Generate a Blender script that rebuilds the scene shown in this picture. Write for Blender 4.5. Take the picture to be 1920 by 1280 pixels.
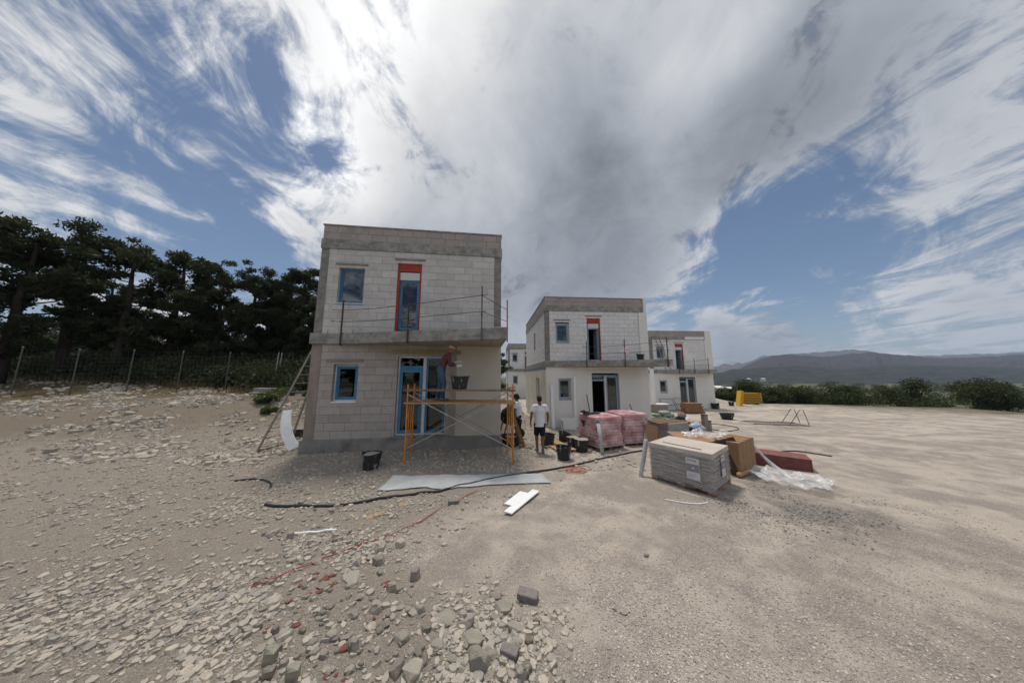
import bpy, bmesh, math, random
import numpy as np
from mathutils import Vector, Matrix, noise as mnoise
R = math.radians
random.seed(7); rng = np.random.default_rng(7)
for o in list(bpy.data.objects): bpy.data.objects.remove(o)
S = bpy.context.scene; COL = S.collection

# ------------------------------------------------------------------ camera
H = 2.35; FPX = 490.0; PITCH = R(7.6)
cam = bpy.data.cameras.new('camera'); camo = bpy.data.objects.new('camera', cam); COL.objects.link(camo)
camo.location = (0, 0, H); camo.rotation_euler = (R(90)+PITCH, 0, 0)
cam.sensor_fit = 'HORIZONTAL'; cam.sensor_width = 36; cam.lens = 36*FPX/1920; cam.clip_end = 12000; cam.clip_start = .05
S.camera = camo
S.render.engine = 'CYCLES'
S.view_settings.view_transform = 'Standard'; S.view_settings.look = 'None'
S.view_settings.exposure = 0.13; S.view_settings.gamma = 1
cP, sP = math.cos(PITCH), math.sin(PITCH)
def ray(u, v):
    a = (u-960)/FPX; b = (640-v)/FPX
    return Vector((a, cP-sP*b, sP+cP*b))

# ------------------------------------------------------------------ sky and sun
SUN_EL, SUN_AZ = R(72), R(-18)      # azimuth from +Y, negative to the left
sunv = Vector((math.sin(SUN_AZ)*math.cos(SUN_EL), math.cos(SUN_AZ)*math.cos(SUN_EL), math.sin(SUN_EL)))
sl = bpy.data.lights.new('sun', 'SUN'); sl.energy = 2.4; sl.angle = R(9); sl.color = (1, .93, .84)
so = bpy.data.objects.new('sun', sl); COL.objects.link(so)
so.rotation_euler = sunv.to_track_quat('Z', 'Y').to_euler()

W = bpy.data.worlds.new('World'); S.world = W; W.use_nodes = True
def build_world():
    nt = W.node_tree; N = nt.nodes; L = nt.links; N.clear()
    def nd(t, **k):
        n = N.new(t)
        for a, b in k.items(): setattr(n, a, b)
        return n
    def inp(s, v):
        if isinstance(v, (int, float)): s.default_value = v
        elif isinstance(v, (tuple, list, Vector)): s.default_value = v
        else: L.new(v, s)
    def m(op, a, b=0.0, c=None, clamp=False):
        n = nd('ShaderNodeMath', operation=op, use_clamp=clamp); inp(n.inputs[0], a); inp(n.inputs[1], b)
        if c is not None: inp(n.inputs[2], c)
        return n.outputs[0]
    def vm(op, a, b):
        n = nd('ShaderNodeVectorMath', operation=op); inp(n.inputs[0], a); inp(n.inputs[1], b)
        return n.outputs['Value'] if op == 'DOT_PRODUCT' else n.outputs[0]
    def sm(x, a, b):
        n = nd('ShaderNodeMapRange', interpolation_type='SMOOTHSTEP'); inp(n.inputs[0], x)
        n.inputs[1].default_value = a; n.inputs[2].default_value = b; return n.outputs[0]
    tc = nd('ShaderNodeTexCoord'); D = tc.outputs['Generated']
    sep = nd('ShaderNodeSeparateXYZ'); L.new(D, sep.inputs[0]); dx, dy, dz = sep.outputs
    zz = m('ADD', m('MAXIMUM', dz, 0.0), .16)
    comb = nd('ShaderNodeCombineXYZ'); L.new(m('DIVIDE', dx, zz), comb.inputs[0]); L.new(m('DIVIDE', dy, zz), comb.inputs[1])
    Pp = comb.outputs[0]
    def nz(scale, detail, rough, dist, loc=(0, 0, 0), sc=(1, 1, 1), rot=0, src=None):
        mp = nd('ShaderNodeMapping'); L.new(src or Pp, mp.inputs[0]); mp.inputs[1].default_value = loc
        mp.inputs[2].default_value = (0, 0, rot); mp.inputs[3].default_value = sc
        n = nd('ShaderNodeTexNoise'); L.new(mp.outputs[0], n.inputs['Vector'])
        n.inputs['Scale'].default_value = scale; n.inputs['Detail'].default_value = detail
        n.inputs['Roughness'].default_value = rough; n.inputs['Distortion'].default_value = dist
        return n.outputs['Fac']
    # warped direction: edges of the cloud masses get torn
    wn = nd('ShaderNodeTexNoise'); L.new(D, wn.inputs['Vector']); wn.inputs['Scale'].default_value = 3.2; wn.inputs['Detail'].default_value = 9; wn.inputs['Roughness'].default_value = .62
    off = vm('MULTIPLY', vm('SUBTRACT', wn.outputs['Color'], (.5, .5, .5)), (.26, .26, .26))
    DW = vm('NORMALIZE', vm('ADD', D, off), (0, 0, 0))
    off2 = vm('MULTIPLY', vm('SUBTRACT', wn.outputs['Color'], (.5, .5, .5)), (.16, .16, .16))
    DS = vm('NORMALIZE', vm('ADD', D, off2), (0, 0, 0))
    def blobs(lst, src):
        tot = None
        for (u, v, sg, w) in lst:
            d = ray(u, v).normalized(); k = 1/(sg*sg)
            e = m('MULTIPLY', m('EXPONENT', m('MULTIPLY', m('SUBTRACT', vm('DOT_PRODUCT', src, tuple(d)), 1.0), k)), w)
            tot = e if tot is None else m('ADD', tot, e)
        return tot
    cover = blobs(COVER, DW); dark = blobs(DARK, DS); bright = blobs(BRIGHT, DS)
    n1 = nz(2.4, 6, .5, .2, (3.1, 1.7, 0), src=D); n2 = nz(3.2, 12, .66, .9, (.3, 5.2, 0), (1, .55, 1), R(28)); n2d = nz(7.0, 10, .66, .8, (1, 2, 3), (1, 1, 1), 0, src=D)
    n3 = nz(2.0, 5, .5, .5, (8, 2, 0), src=D)
    wisp = m('ADD', m('MULTIPLY', n2, .5), m('MULTIPLY', n2d, .5))
    C = m('ADD', m('ADD', cover, COVBASE), m('ADD', m('MULTIPLY', m('SUBTRACT', n1, .5), .9), m('MULTIPLY', m('SUBTRACT', wisp, .5), 4.4)))
    alpha = sm(C, .0, .74)
    thick = sm(C, .45, 1.2)
    # cloud luminance: thin parts pass the sun, thick parts are grey
    prox = m('EXPONENT', m('MULTIPLY', m('SUBTRACT', vm('DOT_PRODUCT', D, tuple(sunv)), 1.0), 5.0))
    lum = m('ADD', m('MULTIPLY', prox, .08), .47)
    thin = m('SUBTRACT', 1.12, m('MULTIPLY', thick, .92))
    lum = m('ADD', lum, m('MULTIPLY', m('MULTIPLY', m('SUBTRACT', wisp, .5), 1.75), thin))
    lum = m('ADD', lum, m('MULTIPLY', m('SUBTRACT', n3, .5), .55))
    lum = m('SUBTRACT', lum, m('MULTIPLY', thick, .08))
    lum = m('ADD', m('SUBTRACT', lum, dark), bright)
    lum = m('MAXIMUM', lum, .16); lum = m('MINIMUM', lum, 1.1)
    # sky fill added behind the camera for the facades; cloud round the sun glows
    back = m('MULTIPLY', m('EXPONENT', m('MULTIPLY', m('SUBTRACT', vm('DOT_PRODUCT', D, (0, -.8, .6)), 1.0), 3.2)), BACK_FILL)
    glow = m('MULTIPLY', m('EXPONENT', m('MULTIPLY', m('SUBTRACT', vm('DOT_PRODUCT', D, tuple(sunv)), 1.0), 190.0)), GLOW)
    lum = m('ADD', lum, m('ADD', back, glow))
    tint = nd('ShaderNodeMix', data_type='RGBA'); L.new(sm(lum, .25, .8), tint.inputs[0])
    tint.inputs[6].default_value = (.90, .97, 1.10, 1); tint.inputs[7].default_value = (1.0, 1.0, 1.0, 1)
    cc = nd('ShaderNodeVectorMath', operation='SCALE'); L.new(tint.outputs[2], cc.inputs[0]); L.new(lum, cc.inputs['Scale'])
    sky = nd('ShaderNodeTexSky', sky_type='NISHITA', sun_disc=False, sun_elevation=SUN_EL, sun_rotation=SUN_AZ)
    sky.air_density = 1.0; sky.dust_density = .6; sky.ozone_density = 2.2
    skb = nd('ShaderNodeBackground'); L.new(sky.outputs[0], skb.inputs[0]); skb.inputs[1].default_value = .07
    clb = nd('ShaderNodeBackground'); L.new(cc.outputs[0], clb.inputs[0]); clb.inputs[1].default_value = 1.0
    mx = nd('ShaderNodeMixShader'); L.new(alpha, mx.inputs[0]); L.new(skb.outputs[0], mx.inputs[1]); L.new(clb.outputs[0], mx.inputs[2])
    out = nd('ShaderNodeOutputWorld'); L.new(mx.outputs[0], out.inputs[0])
COVBASE = .27
BACK_FILL, GLOW = 1.1, 9.0
COVER = [(960, 140, .36, .45), (1120, 330, .30, .50), (1000, 560, .26, .50), (1330, 60, .36, .45), (780, 440, .13, .40), (1240, 380, .2, .4), (600, 20, .12, .20), (690, 170, .055, .30), (720, 260, .04, .25),
         (1400, 640, .10, .9), (1400, 500, .14, -1.2), (1440, 400, .08, -.6), (490, 450, .09, -.7), (590, 395, .09, .55), (500, 150, .06, -.40), (610, 280, .05, -.40), (550, 345, .05, -.3), (520, 270, .06, .35), (560, 90, .08, .2), (740, 120, .08, -.35), (790, 30, .05, -.3), (1290, 600, .08, -.3), (1150, 600, .12, .2), (860, 560, .2, .4)]
DARK = [(1090, 280, .14, .12), (1060, 450, .24, .04), (1400, 130, .20, .07), (980, 640, .3, .03), (1430, 240, .12, .06), (800, 560, .2, .03), (760, 100, .1, .05)]
BRIGHT = [(850, 70, .10, .22), (640, 10, .12, .30), (740, 330, .2, .08), (700, 180, .08, .16), (1230, 220, .08, .14), (540, 250, .10, .26), (660, 350, .12, .24), (860, 350, .12, .08), (1360, 110, .06, .14)]
build_world()

# ------------------------------------------------------------------ terrain height
def ss(a, b, x):
    t = np.clip((np.asarray(x, float)-a)/(b-a), 0, 1); return t*t*(3-2*t)
def vnoise(x, y, seed=0):
    """cheap smooth value noise on arrays"""
    x = np.asarray(x, float); y = np.asarray(y, float)
    xi = np.floor(x).astype(np.int64); yi = np.floor(y).astype(np.int64); fx = x-xi; fy = y-yi
    fx = fx*fx*(3-2*fx); fy = fy*fy*(3-2*fy)
    def h(a, b):
        n = (a*374761393+b*668265263+seed*974711) & 0x7fffffff
        n = ((n ^ (n >> 13))*1274126177) & 0x7fffffff
        return ((n ^ (n >> 16)) & 0xffff)/65535.0
    return (h(xi, yi)*(1-fx)+h(xi+1, yi)*fx)*(1-fy)+(h(xi, yi+1)*(1-fx)+h(xi+1, yi+1)*fx)*fy - .5
def fbm(x, y, oct=4, seed=0):
    t = 0; a = 1; f = 1
    for i in range(oct): t = t+a*vnoise(x*f, y*f, seed+i*17); a *= .5; f *= 2.03
    return t
def T0(x, y):
    x = np.asarray(x, float); y = np.asarray(y, float)
    wr = ss(-3, 1, x)
    z = -wr*(.52*ss(9, 15, y)+.25*ss(15, 25, y)) - (1-wr)*.3*ss(18, 30, y)*ss(-9, -5, x)
    q = y+.45*np.maximum(0, -x-9); wl = ss(-7.2, -11, x)
    z = z+wl*(1.3*ss(9.3, 16, q)+.13*np.clip(q-17, 0, 45))
    d = np.maximum(y+.25*np.maximum(x-20, 0), np.abs(x)*.75)
    wd = ss(8, 17, x)
    z = z-wd*(3.4*ss(31, 62, d)+11*ss(60, 230, d)) - (1-wd)*ss(80, 300, np.maximum(y, -y))*16*(1-wl)
    z = z-wl*ss(90, 400, np.maximum(q, -y))*14
    z = z+.75*np.exp(-(((x-.2)/1.1)**2+((y-16.5)/2.2)**2))           # debris mound between the houses
    z = z+.95*np.exp(-(((x-22.5)/3.2)**2+((y-33)/2.0)**2))           # soil heap beside the far house
    z = z+.12*np.exp(-(((x-14.2)/1.6)**2+((y-15.2)/.8)**2))
    return z
def T(x, y):
    x = np.asarray(x, float); y = np.asarray(y, float)
    r = np.hypot(x, y)
    rough = .25+.75*ss(.5, -2.0, x-.12*(y-4))
    n = fbm(x*.35, y*.35, 3, 3)*.10 + fbm(x*1.6, y*1.6, 3, 9)*.05*rough + fbm(x*7, y*7, 2, 21)*.018*rough
    n = n*ss(0.5, 2, r)
    w_ = x*.8-y*.6+1.2*fbm(x*.15, y*.15, 2, 61); n = n+ss(-2.0, 0.5, x)*ss(22, 12, y)*.032*np.sin(w_*4.2)*np.clip(fbm(x*.25+4, y*.25, 2, 66)*2.2+.4, 0, 1)
    far = fbm(x*.02, y*.02, 4, 31)*3.0*ss(60, 200, r)
    return T0(x, y)+n+far
def Tf(x, y): return float(T(x, y))
def pix(u, v):
    d = ray(u, v); t = (0-H)/d.z
    for i in range(6): t = (Tf(d.x*t, d.y*t)-H)/d.z
    return Vector((d.x*t, d.y*t, Tf(d.x*t, d.y*t)))
def atY(u, v, y):
    d = ray(u, v); t = y/d.y; return Vector((d.x*t, y, H+d.z*t))

# ------------------------------------------------------------------ materials
def material(name, col, rough=.8, col2=None, nscale=4, ndetail=6, bump=0, bscale=40, spec=.3, metal=0, mixr=(.35, .65), stain=None, sscale=1.0, srange=(.5, .7), sstretch=(1, 1, 1), trans=0, coat=0, bdist=.02):
    m = bpy.data.materials.new(name); m.use_nodes = True; nt = m.node_tree; N = nt.nodes; L = nt.links
    b = N['Principled BSDF']; b.inputs['Roughness'].default_value = rough; b.inputs['Metallic'].default_value = metal
    b.inputs['Specular IOR Level'].default_value = spec; b.inputs['Base Color'].default_value = (*col, 1)
    tc = N.new('ShaderNodeTexCoord'); out = None
    def noise(sc, det, st=(1, 1, 1)):
        mp = N.new('ShaderNodeMapping'); L.new(tc.outputs['Object'], mp.inputs[0]); mp.inputs[3].default_value = st
        n = N.new('ShaderNodeTexNoise'); L.new(mp.outputs[0], n.inputs['Vector']); n.inputs['Scale'].default_value = sc; n.inputs['Detail'].default_value = det; n.inputs['Roughness'].default_value = .65
        return n.outputs['Fac']
    if col2:
        r = N.new('ShaderNodeMapRange'); L.new(noise(nscale, ndetail), r.inputs[0]); r.inputs[1].default_value, r.inputs[2].default_value = mixr
        x = N.new('ShaderNodeMix'); x.data_type = 'RGBA'; L.new(r.outputs[0], x.inputs[0]); x.inputs[6].default_value = (*col, 1); x.inputs[7].default_value = (*col2, 1); out = x.outputs[2]
    if stain:
        r = N.new('ShaderNodeMapRange'); L.new(noise(sscale, 8, sstretch), r.inputs[0]); r.inputs[1].default_value, r.inputs[2].default_value = srange
        x = N.new('ShaderNodeMix'); x.data_type = 'RGBA'; L.new(r.outputs[0], x.inputs[0])
        if out: L.new(out, x.inputs[6])
        else: x.inputs[6].default_value = (*col, 1)
        x.inputs[7].default_value = (*stain, 1); out = x.outputs[2]
    if out: L.new(out, b.inputs['Base Color'])
    if bump:
        bp = N.new('ShaderNodeBump'); bp.inputs['Strength'].default_value = bump; bp.inputs['Distance'].default_value = bdist
        L.new(noise(bscale, 8), bp.inputs['Height']); L.new(bp.outputs[0], b.inputs['Normal'])
    return m
def block_material(name, c1, c2, mortar, smear, bw=.62, rh=.25, zoff=0, smear_range=(.52, .62), warp=.012):
    m = bpy.data.materials.new(name); m.use_nodes = True; nt = m.node_tree; N = nt.nodes; L = nt.links
    b = N['Principled BSDF']; b.inputs['Roughness'].default_value = .9; b.inputs['Specular IOR Level'].default_value = .2
    tc = N.new('ShaderNodeTexCoord'); sp = N.new('ShaderNodeSeparateXYZ'); L.new(tc.outputs['Object'], sp.inputs[0])
    ad = N.new('ShaderNodeMath'); L.new(sp.outputs[0], ad.inputs[0]); L.new(sp.outputs[1], ad.inputs[1])
    az = N.new('ShaderNodeMath'); L.new(sp.outputs[2], az.inputs[0]); az.inputs[1].default_value = -zoff
    cb = N.new('ShaderNodeCombineXYZ'); L.new(ad.outputs[0], cb.inputs[0]); L.new(az.outputs[0], cb.inputs[1])
    wn = N.new('ShaderNodeTexNoise'); L.new(tc.outputs['Object'], wn.inputs['Vector']); wn.inputs['Scale'].default_value = 2.2; wn.inputs['Detail'].default_value = 3
    sc = N.new('ShaderNodeVectorMath'); sc.operation = 'MULTIPLY_ADD'; L.new(wn.outputs['Color'], sc.inputs[0]); sc.inputs[1].default_value = (warp*3, warp, 0); L.new(cb.outputs[0], sc.inputs[2])
    # joints of the next course are shifted by an uneven amount
    row = N.new('ShaderNodeMath'); row.operation = 'DIVIDE'; L.new(az.outputs[0], row.inputs[0]); row.inputs[1].default_value = rh
    fl = N.new('ShaderNodeMath'); fl.operation = 'FLOOR'; L.new(row.outputs[0], fl.inputs[0])
    wh = N.new('ShaderNodeTexWhiteNoise'); wh.noise_dimensions = '1D'; L.new(fl.outputs[0], wh.inputs['W'])
    wm = N.new('ShaderNodeMath'); wm.operation = 'MULTIPLY'; L.new(wh.outputs['Value'], wm.inputs[0]); wm.inputs[1].default_value = .26
    c2v = N.new('ShaderNodeCombineXYZ'); L.new(wm.outputs[0], c2v.inputs[0])
    av = N.new('ShaderNodeVectorMath'); L.new(sc.outputs[0], av.inputs[0]); L.new(c2v.outputs[0], av.inputs[1])
    br = N.new('ShaderNodeTexBrick'); L.new(av.outputs[0], br.inputs['Vector']); br.inputs['Scale'].default_value = 1
    br.inputs['Brick Width'].default_value = bw; br.inputs['Row Height'].default_value = rh; br.inputs['Mortar Size'].default_value = .0062
    br.inputs['Mortar Smooth'].default_value = .3; br.inputs['Bias'].default_value = 0
    br.inputs['Color1'].default_value = (*c1, 1); br.inputs['Color2'].default_value = (*c2, 1); br.inputs['Mortar'].default_value = (*mortar, 1)
    def nz(scale, det, a, c, st=(1, 1, 1)):
        mp = N.new('ShaderNodeMapping'); L.new(tc.outputs['Object'], mp.inputs[0]); mp.inputs[3].default_value = st
        n = N.new('ShaderNodeTexNoise'); L.new(mp.outputs[0], n.inputs['Vector']); n.inputs['Scale'].default_value = scale; n.inputs['Detail'].default_value = det; n.inputs['Roughness'].default_value = .7
        r = N.new('ShaderNodeMapRange'); L.new(n.outputs['Fac'], r.inputs[0]); r.inputs[1].default_value = a; r.inputs[2].default_value = c; return r.outputs[0], n.outputs['Fac']
    def mix(f, a, col, blend='MIX'):
        x = N.new('ShaderNodeMix'); x.data_type = 'RGBA'; x.blend_type = blend; L.new(f, x.inputs[0]); L.new(a, x.inputs[6]); x.inputs[7].default_value = (*col, 1); return x.outputs[2]
    f1, _ = nz(1.7, 9, *smear_range); c = mix(f1, br.outputs['Color'], smear)
    f2, _ = nz(5, 8, .3, .75); c = mix(f2, c, (.80, .80, .80), 'MULTIPLY')
    f3, _ = nz(3.0, 6, .60, .80, (3, 3, .35)); c = mix(f3, c, (.70, .70, .69), 'MULTIPLY')
    L.new(c, b.inputs['Base Color'])
    _, fine = nz(60, 6, 0, 1)
    bp = N.new('ShaderNodeBump'); bp.inputs['Strength'].default_value = .7; bp.inputs['Distance'].default_value = .008
    mm = N.new('ShaderNodeMath'); mm.operation = 'MULTIPLY_ADD'; L.new(br.outputs['Fac'], mm.inputs[0]); mm.inputs[1].default_value = -1; L.new(fine, mm.inputs[2])
    L.new(mm.outputs[0], bp.inputs['Height']); L.new(bp.outputs[0], b.inputs['Normal'])
    return m
def film_material(name, col=(.75, .77, .78), opac=(.12, .55), scale=5, stretch=(1, 1, 1), rough=.18):
    m = bpy.data.materials.new(name); m.use_nodes = True; nt = m.node_tree; N = nt.nodes; L = nt.links
    b = N['Principled BSDF']; b.inputs['Base Color'].default_value = (*col, 1); b.inputs['Roughness'].default_value = rough; b.inputs['Specular IOR Level'].default_value = .6
    tr = N.new('ShaderNodeBsdfTransparent'); mx = N.new('ShaderNodeMixShader')
    tc = N.new('ShaderNodeTexCoord'); mp = N.new('ShaderNodeMapping'); L.new(tc.outputs['Object'], mp.inputs[0]); mp.inputs[3].default_value = stretch
    n = N.new('ShaderNodeTexNoise'); L.new(mp.outputs[0], n.inputs['Vector']); n.inputs['Scale'].default_value = scale; n.inputs['Detail'].default_value = 9; n.inputs['Roughness'].default_value = .65; n.inputs['Distortion'].default_value = .6
    r = N.new('ShaderNodeMapRange'); L.new(n.outputs['Fac'], r.inputs[0]); r.inputs[1].default_value = .38; r.inputs[2].default_value = .68; r.inputs[3].default_value = opac[0]; r.inputs[4].default_value = opac[1]
    bp = N.new('ShaderNodeBump'); bp.inputs['Strength'].default_value = .9; bp.inputs['Distance'].default_value = .02; L.new(n.outputs['Fac'], bp.inputs['Height']); L.new(bp.outputs[0], b.inputs['Normal'])
    L.new(r.outputs[0], mx.inputs[0]); L.new(tr.outputs[0], mx.inputs[1]); L.new(b.outputs[0], mx.inputs[2]); L.new(mx.outputs[0], N['Material Output'].inputs[0])
    return m
def glass_material():
    m = bpy.data.materials.new('window_glass'); m.use_nodes = True; nt = m.node_tree; N = nt.nodes; L = nt.links; N.clear()
    g = N.new('ShaderNodeBsdfGlossy'); g.inputs['Roughness'].default_value = .015; g.inputs[0].default_value = (.9, .95, 1, 1)
    t = N.new('ShaderNodeBsdfTransparent'); t.inputs[0].default_value = (.32, .36, .36, 1)
    f = N.new('ShaderNodeFresnel'); f.inputs[0].default_value = 1.52
    a = N.new('ShaderNodeMath'); a.operation = 'MULTIPLY_ADD'; L.new(f.outputs[0], a.inputs[0]); a.inputs[1].default_value = 1.3; a.inputs[2].default_value = .02; a.use_clamp = True
    tc = N.new('ShaderNodeTexCoord'); n = N.new('ShaderNodeTexNoise'); L.new(tc.outputs['Object'], n.inputs['Vector']); n.inputs['Scale'].default_value = 1.2
    bp = N.new('ShaderNodeBump'); bp.inputs['Strength'].default_value = .05; bp.inputs['Distance'].default_value = .01; L.new(n.outputs['Fac'], bp.inputs['Height']); L.new(bp.outputs[0], g.inputs['Normal'])
    mx = N.new('ShaderNodeMixShader'); o = N.new('ShaderNodeOutputMaterial'); L.new(a.outputs[0], mx.inputs[0]); L.new(t.outputs[0], mx.inputs[1]); L.new(g.outputs[0], mx.inputs[2]); L.new(mx.outputs[0], o.inputs[0])
    return m
M = {}
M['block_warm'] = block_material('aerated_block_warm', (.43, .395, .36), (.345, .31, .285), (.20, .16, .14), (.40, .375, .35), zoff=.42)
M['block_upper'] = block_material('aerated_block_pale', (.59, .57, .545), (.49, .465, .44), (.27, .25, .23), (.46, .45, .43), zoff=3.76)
M['block_parapet'] = block_material('parapet_block', (.40, .355, .32), (.33, .295, .265), (.11, .10, .09), (.30, .28, .26), bw=.5, zoff=7.05)
M['block_white'] = block_material('aerated_block_white', (.72, .71, .70), (.66, .65, .64), (.24, .225, .21), (.52, .51, .49), zoff=3.76, smear_range=(.6, .7))
M['concrete'] = material('raw_concrete', (.31, .30, .28), .9, (.19, .185, .17), 3.5, 9, .7, 24, mixr=(.40, .60), stain=(.12, .115, .11), sscale=1.6, srange=(.56, .78), sstretch=(1, 1, 3))
M['concrete_dark'] = material('column_concrete', (.27, .26, .24), .9, (.155, .15, .142), 4, 9, .7, 30, stain=(.10, .10, .095), sscale=2.5, srange=(.55, .75))
M['soffit'] = material('slab_underside', (.33, .29, .24), .9, (.26, .23, .19), 3, 8, .3, 30)
M['plinth'] = material('plinth_concrete', (.26, .25, .235), .9, (.19, .18, .17), 2.5, 8, .5, 25, stain=(.14, .13, .12), sscale=1.2, srange=(.55, .72))
M['render'] = material('cream_render', (.50, .465, .40), .85, (.45, .42, .36), 1.5, 6, .15, 60)
M['render_white'] = material('white_render', (.70, .685, .65), .85, (.64, .625, .59), .9, 7, .15, 50, stain=(.52, .50, .46), sscale=1.1, srange=(.62, .8))
M['insul_side'] = material('glue_smeared_insulation', (.60, .57, .47), .9, (.50, .47, .38), 1.4, 8, .3, 20, stain=(.68, .66, .6), sscale=2, srange=(.5, .7), sstretch=(1, 1, .25))
M['lintel'] = material('lintel_beam', (.25, .22, .19), .9, (.19, .17, .15), 5)
M['foam'] = material('green_mounting_foam', (.30, .28, .16), .95, (.22, .20, .11), 12, 6, .8, 30)
M['blue_frame'] = material('blue_film_frame', (.035, .15, .29), .35, (.05, .20, .36), 3, 5, spec=.4)
M['grey_frame'] = material('greyblue_frame', (.20, .30, .38), .4, (.28, .36, .43), 3, 5)
M['white_frame'] = material('white_frame', (.62, .62, .62), .5, (.50, .50, .49), 6)
M['pinkish'] = material('bare_reveal', (.42, .33, .29), .9, (.30, .20, .17), 9)
M['red_tape'] = material('orange_red_membrane', (.38, .050, .025), .6, (.28, .035, .02), 6)
M['shutter'] = material('shutter_slats', (.58, .59, .60), .5)
M['glass'] = glass_material()
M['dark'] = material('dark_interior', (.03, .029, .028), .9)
M['interior'] = material('dimmed_interior', (.09, .085, .08), .9, (.06, .055, .05), 2)
M['rust'] = material('rusty_steel', (.10, .045, .03), .8, (.06, .035, .028), 20)
M['steel'] = material('dull_steel', (.13, .13, .13), .55, (.09, .085, .08), 20, metal=.4)
M['orange_steel'] = material('orange_paint', (.55, .10, .03), .6)
M['yellow_paint'] = material('scaffold_orange_paint', (.62, .24, .035), .5, (.46, .17, .03), 9, stain=(.22, .11, .05), sscale=11, srange=(.6, .72))
M['galv'] = material('galvanised_brace', (.42, .42, .42), .5, (.26, .25, .24), 14, metal=.2)
M['plank'] = material('scaffold_plank', (.42, .26, .13), .85, (.30, .18, .09), 6, 8, .3, 40, stain=(.50, .45, .38), sscale=4, srange=(.55, .7))
M['wood'] = material('pallet_wood', (.30, .16, .085), .85, (.20, .105, .06), 8, 8, .4, 40)
M['wood_old'] = material('weathered_wood', (.23, .15, .09), .9, (.14, .09, .055), 8, 8, .4, 40)
M['ladder'] = material('aluminium_ladder', (.30, .28, .25), .5, (.20, .18, .16), 9, metal=.3)
M['black_plastic'] = material('black_bucket_plastic', (.018, .019, .022), .5, (.03, .03, .033), 8, stain=(.34, .34, .33), sscale=9, srange=(.60, .66), sstretch=(1, 1, .35))
M['mortar'] = material('wet_mortar', (.34, .32, .28), .9, (.26, .25, .22), 20, 6, .8, 30)
M['eps'] = material('white_polystyrene', (.80, .80, .80), .8, (.72, .72, .72), 10, 4, .2, 90)
M['mesh_sheet'] = material('glassfibre_mesh', (.42, .435, .44), .8, (.33, .345, .35), 3, 8, .3, 50, stain=(.40, .36, .32), sscale=1.7, srange=(.56, .74))
M['hose'] = material('black_rubber_hose', (.02, .021, .024), .5, (.045, .045, .045), 12)
M['cord'] = material('red_cord', (.42, .055, .035), .6, (.30, .05, .035), 10)
M['boards'] = material('greige_boards', (.34, .305, .285), .85, (.28, .25, .235), 5, 7, .2, 40)
M['boards_top'] = material('greige_top_board', (.52, .46, .40), .85, (.44, .385, .34), 3, 8, .2, 40)
M['cardboard'] = material('cardboard', (.33, .20, .11), .9, (.27, .16, .09), 4, 6, .1, 30)
M['cardboard_dark'] = material('shaded_print_cardboard', (.075, .048, .032), .9, (.055, .036, .025), 40, 2)  # flap's shade put into the colour by darkening the print
M['paper'] = material('label_paper', (.60, .58, .60), .7)
M['ink'] = material('label_ink', (.22, .20, .24), .8, (.30, .28, .31), 40)
M['ink_blue'] = material('blue_emblem_ink', (.02, .035, .075), .7)
M['film'] = film_material('clear_stretch_film', (.64, .61, .59), (.0, .62), 4, (1, 1, 9))
M['film_loose'] = film_material('loose_clear_film', (.78, .80, .82), (.15, .65), 3.5)
M['film_pink'] = film_material('milky_pink_film', (.74, .52, .52), (.25, .92), 1.9, (1, 1, 1.3), .32)
M['bag_red'] = material('red_paper_sack', (.34, .03, .035), .75, (.40, .10, .09), 6, 5, .3, 15, stain=(.55, .50, .42), sscale=5, srange=(.60, .66))
M['bag_green'] = material('pale_green_sack', (.38, .44, .38), .7, (.16, .26, .20), 7, 4, .4, 14)
M['bag_dark'] = material('black_cloth', (.012, .012, .018), .95, None, bump=.5, bscale=12)
M['blue_bag'] = material('blue_plastic_bag', (.16, .27, .42), .4, (.50, .54, .58), 9)
M['yellow_board'] = material('yellow_formwork', (.62, .36, .03), .6, (.50, .28, .03), 6, stain=(.25, .13, .03), sscale=3, srange=(.62, .75))
M['orange_box'] = material('orange_box', (.42, .14, .04), .7, (.25, .10, .04), 10)
M['brick_red'] = material('broken_red_tile', (.23, .075, .06), .9, (.17, .06, .05), 14, 6, .5, 40)
M['red_dusty'] = material('dusty_red_tile', (.17, .055, .05), .9, (.22, .10, .09), 6)
M['rag'] = material('dusty_pink_rag', (.22, .12, .11), .9, (.30, .20, .18), 5)
M['yellow_dark'] = material('shaded_yellow_timber', (.38, .20, .03), .7, (.25, .13, .03), 5)  # darker boards stand in for the shaded gaps between layers
M['paver'] = material('grey_paver', (.25, .22, .21), .95, (.18, .16, .155), 20, 8, .7, 60)
def rock_material(name, a, b, c):
    m = material(name, a, .95, b, 7, 9, .9, 22, stain=c, sscale=3.5, srange=(.5, .62), bdist=.03)
    nt = m.node_tree; N = nt.nodes; L = nt.links; bs = N['Principled BSDF']
    src = bs.inputs['Base Color'].links[0].from_socket
    oi = N.new('ShaderNodeObjectInfo'); r = N.new('ShaderNodeMapRange'); L.new(oi.outputs['Random'], r.inputs[0]); r.inputs[3].default_value = .72; r.inputs[4].default_value = 1.22
    vm = N.new('ShaderNodeVectorMath'); vm.operation = 'SCALE'; L.new(src, vm.inputs[0]); L.new(r.outputs[0], vm.inputs['Scale']); L.new(vm.outputs[0], bs.inputs['Base Color'])
    return m
M['rock'] = rock_material('grey_limestone', (.46, .42, .35), (.38, .355, .30), (.50, .44, .35))
M['rock_green'] = rock_material('olive_limestone', (.39, .36, .29), (.33, .31, .26), (.46, .40, .31))
M['rock_pink'] = rock_material('pinkish_stone', (.45, .39, .35), (.38, .33, .30), (.50, .44, .38))
M['skin'] = material('skin', (.20, .095, .06), .6, (.17, .08, .05), 8)
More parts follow.
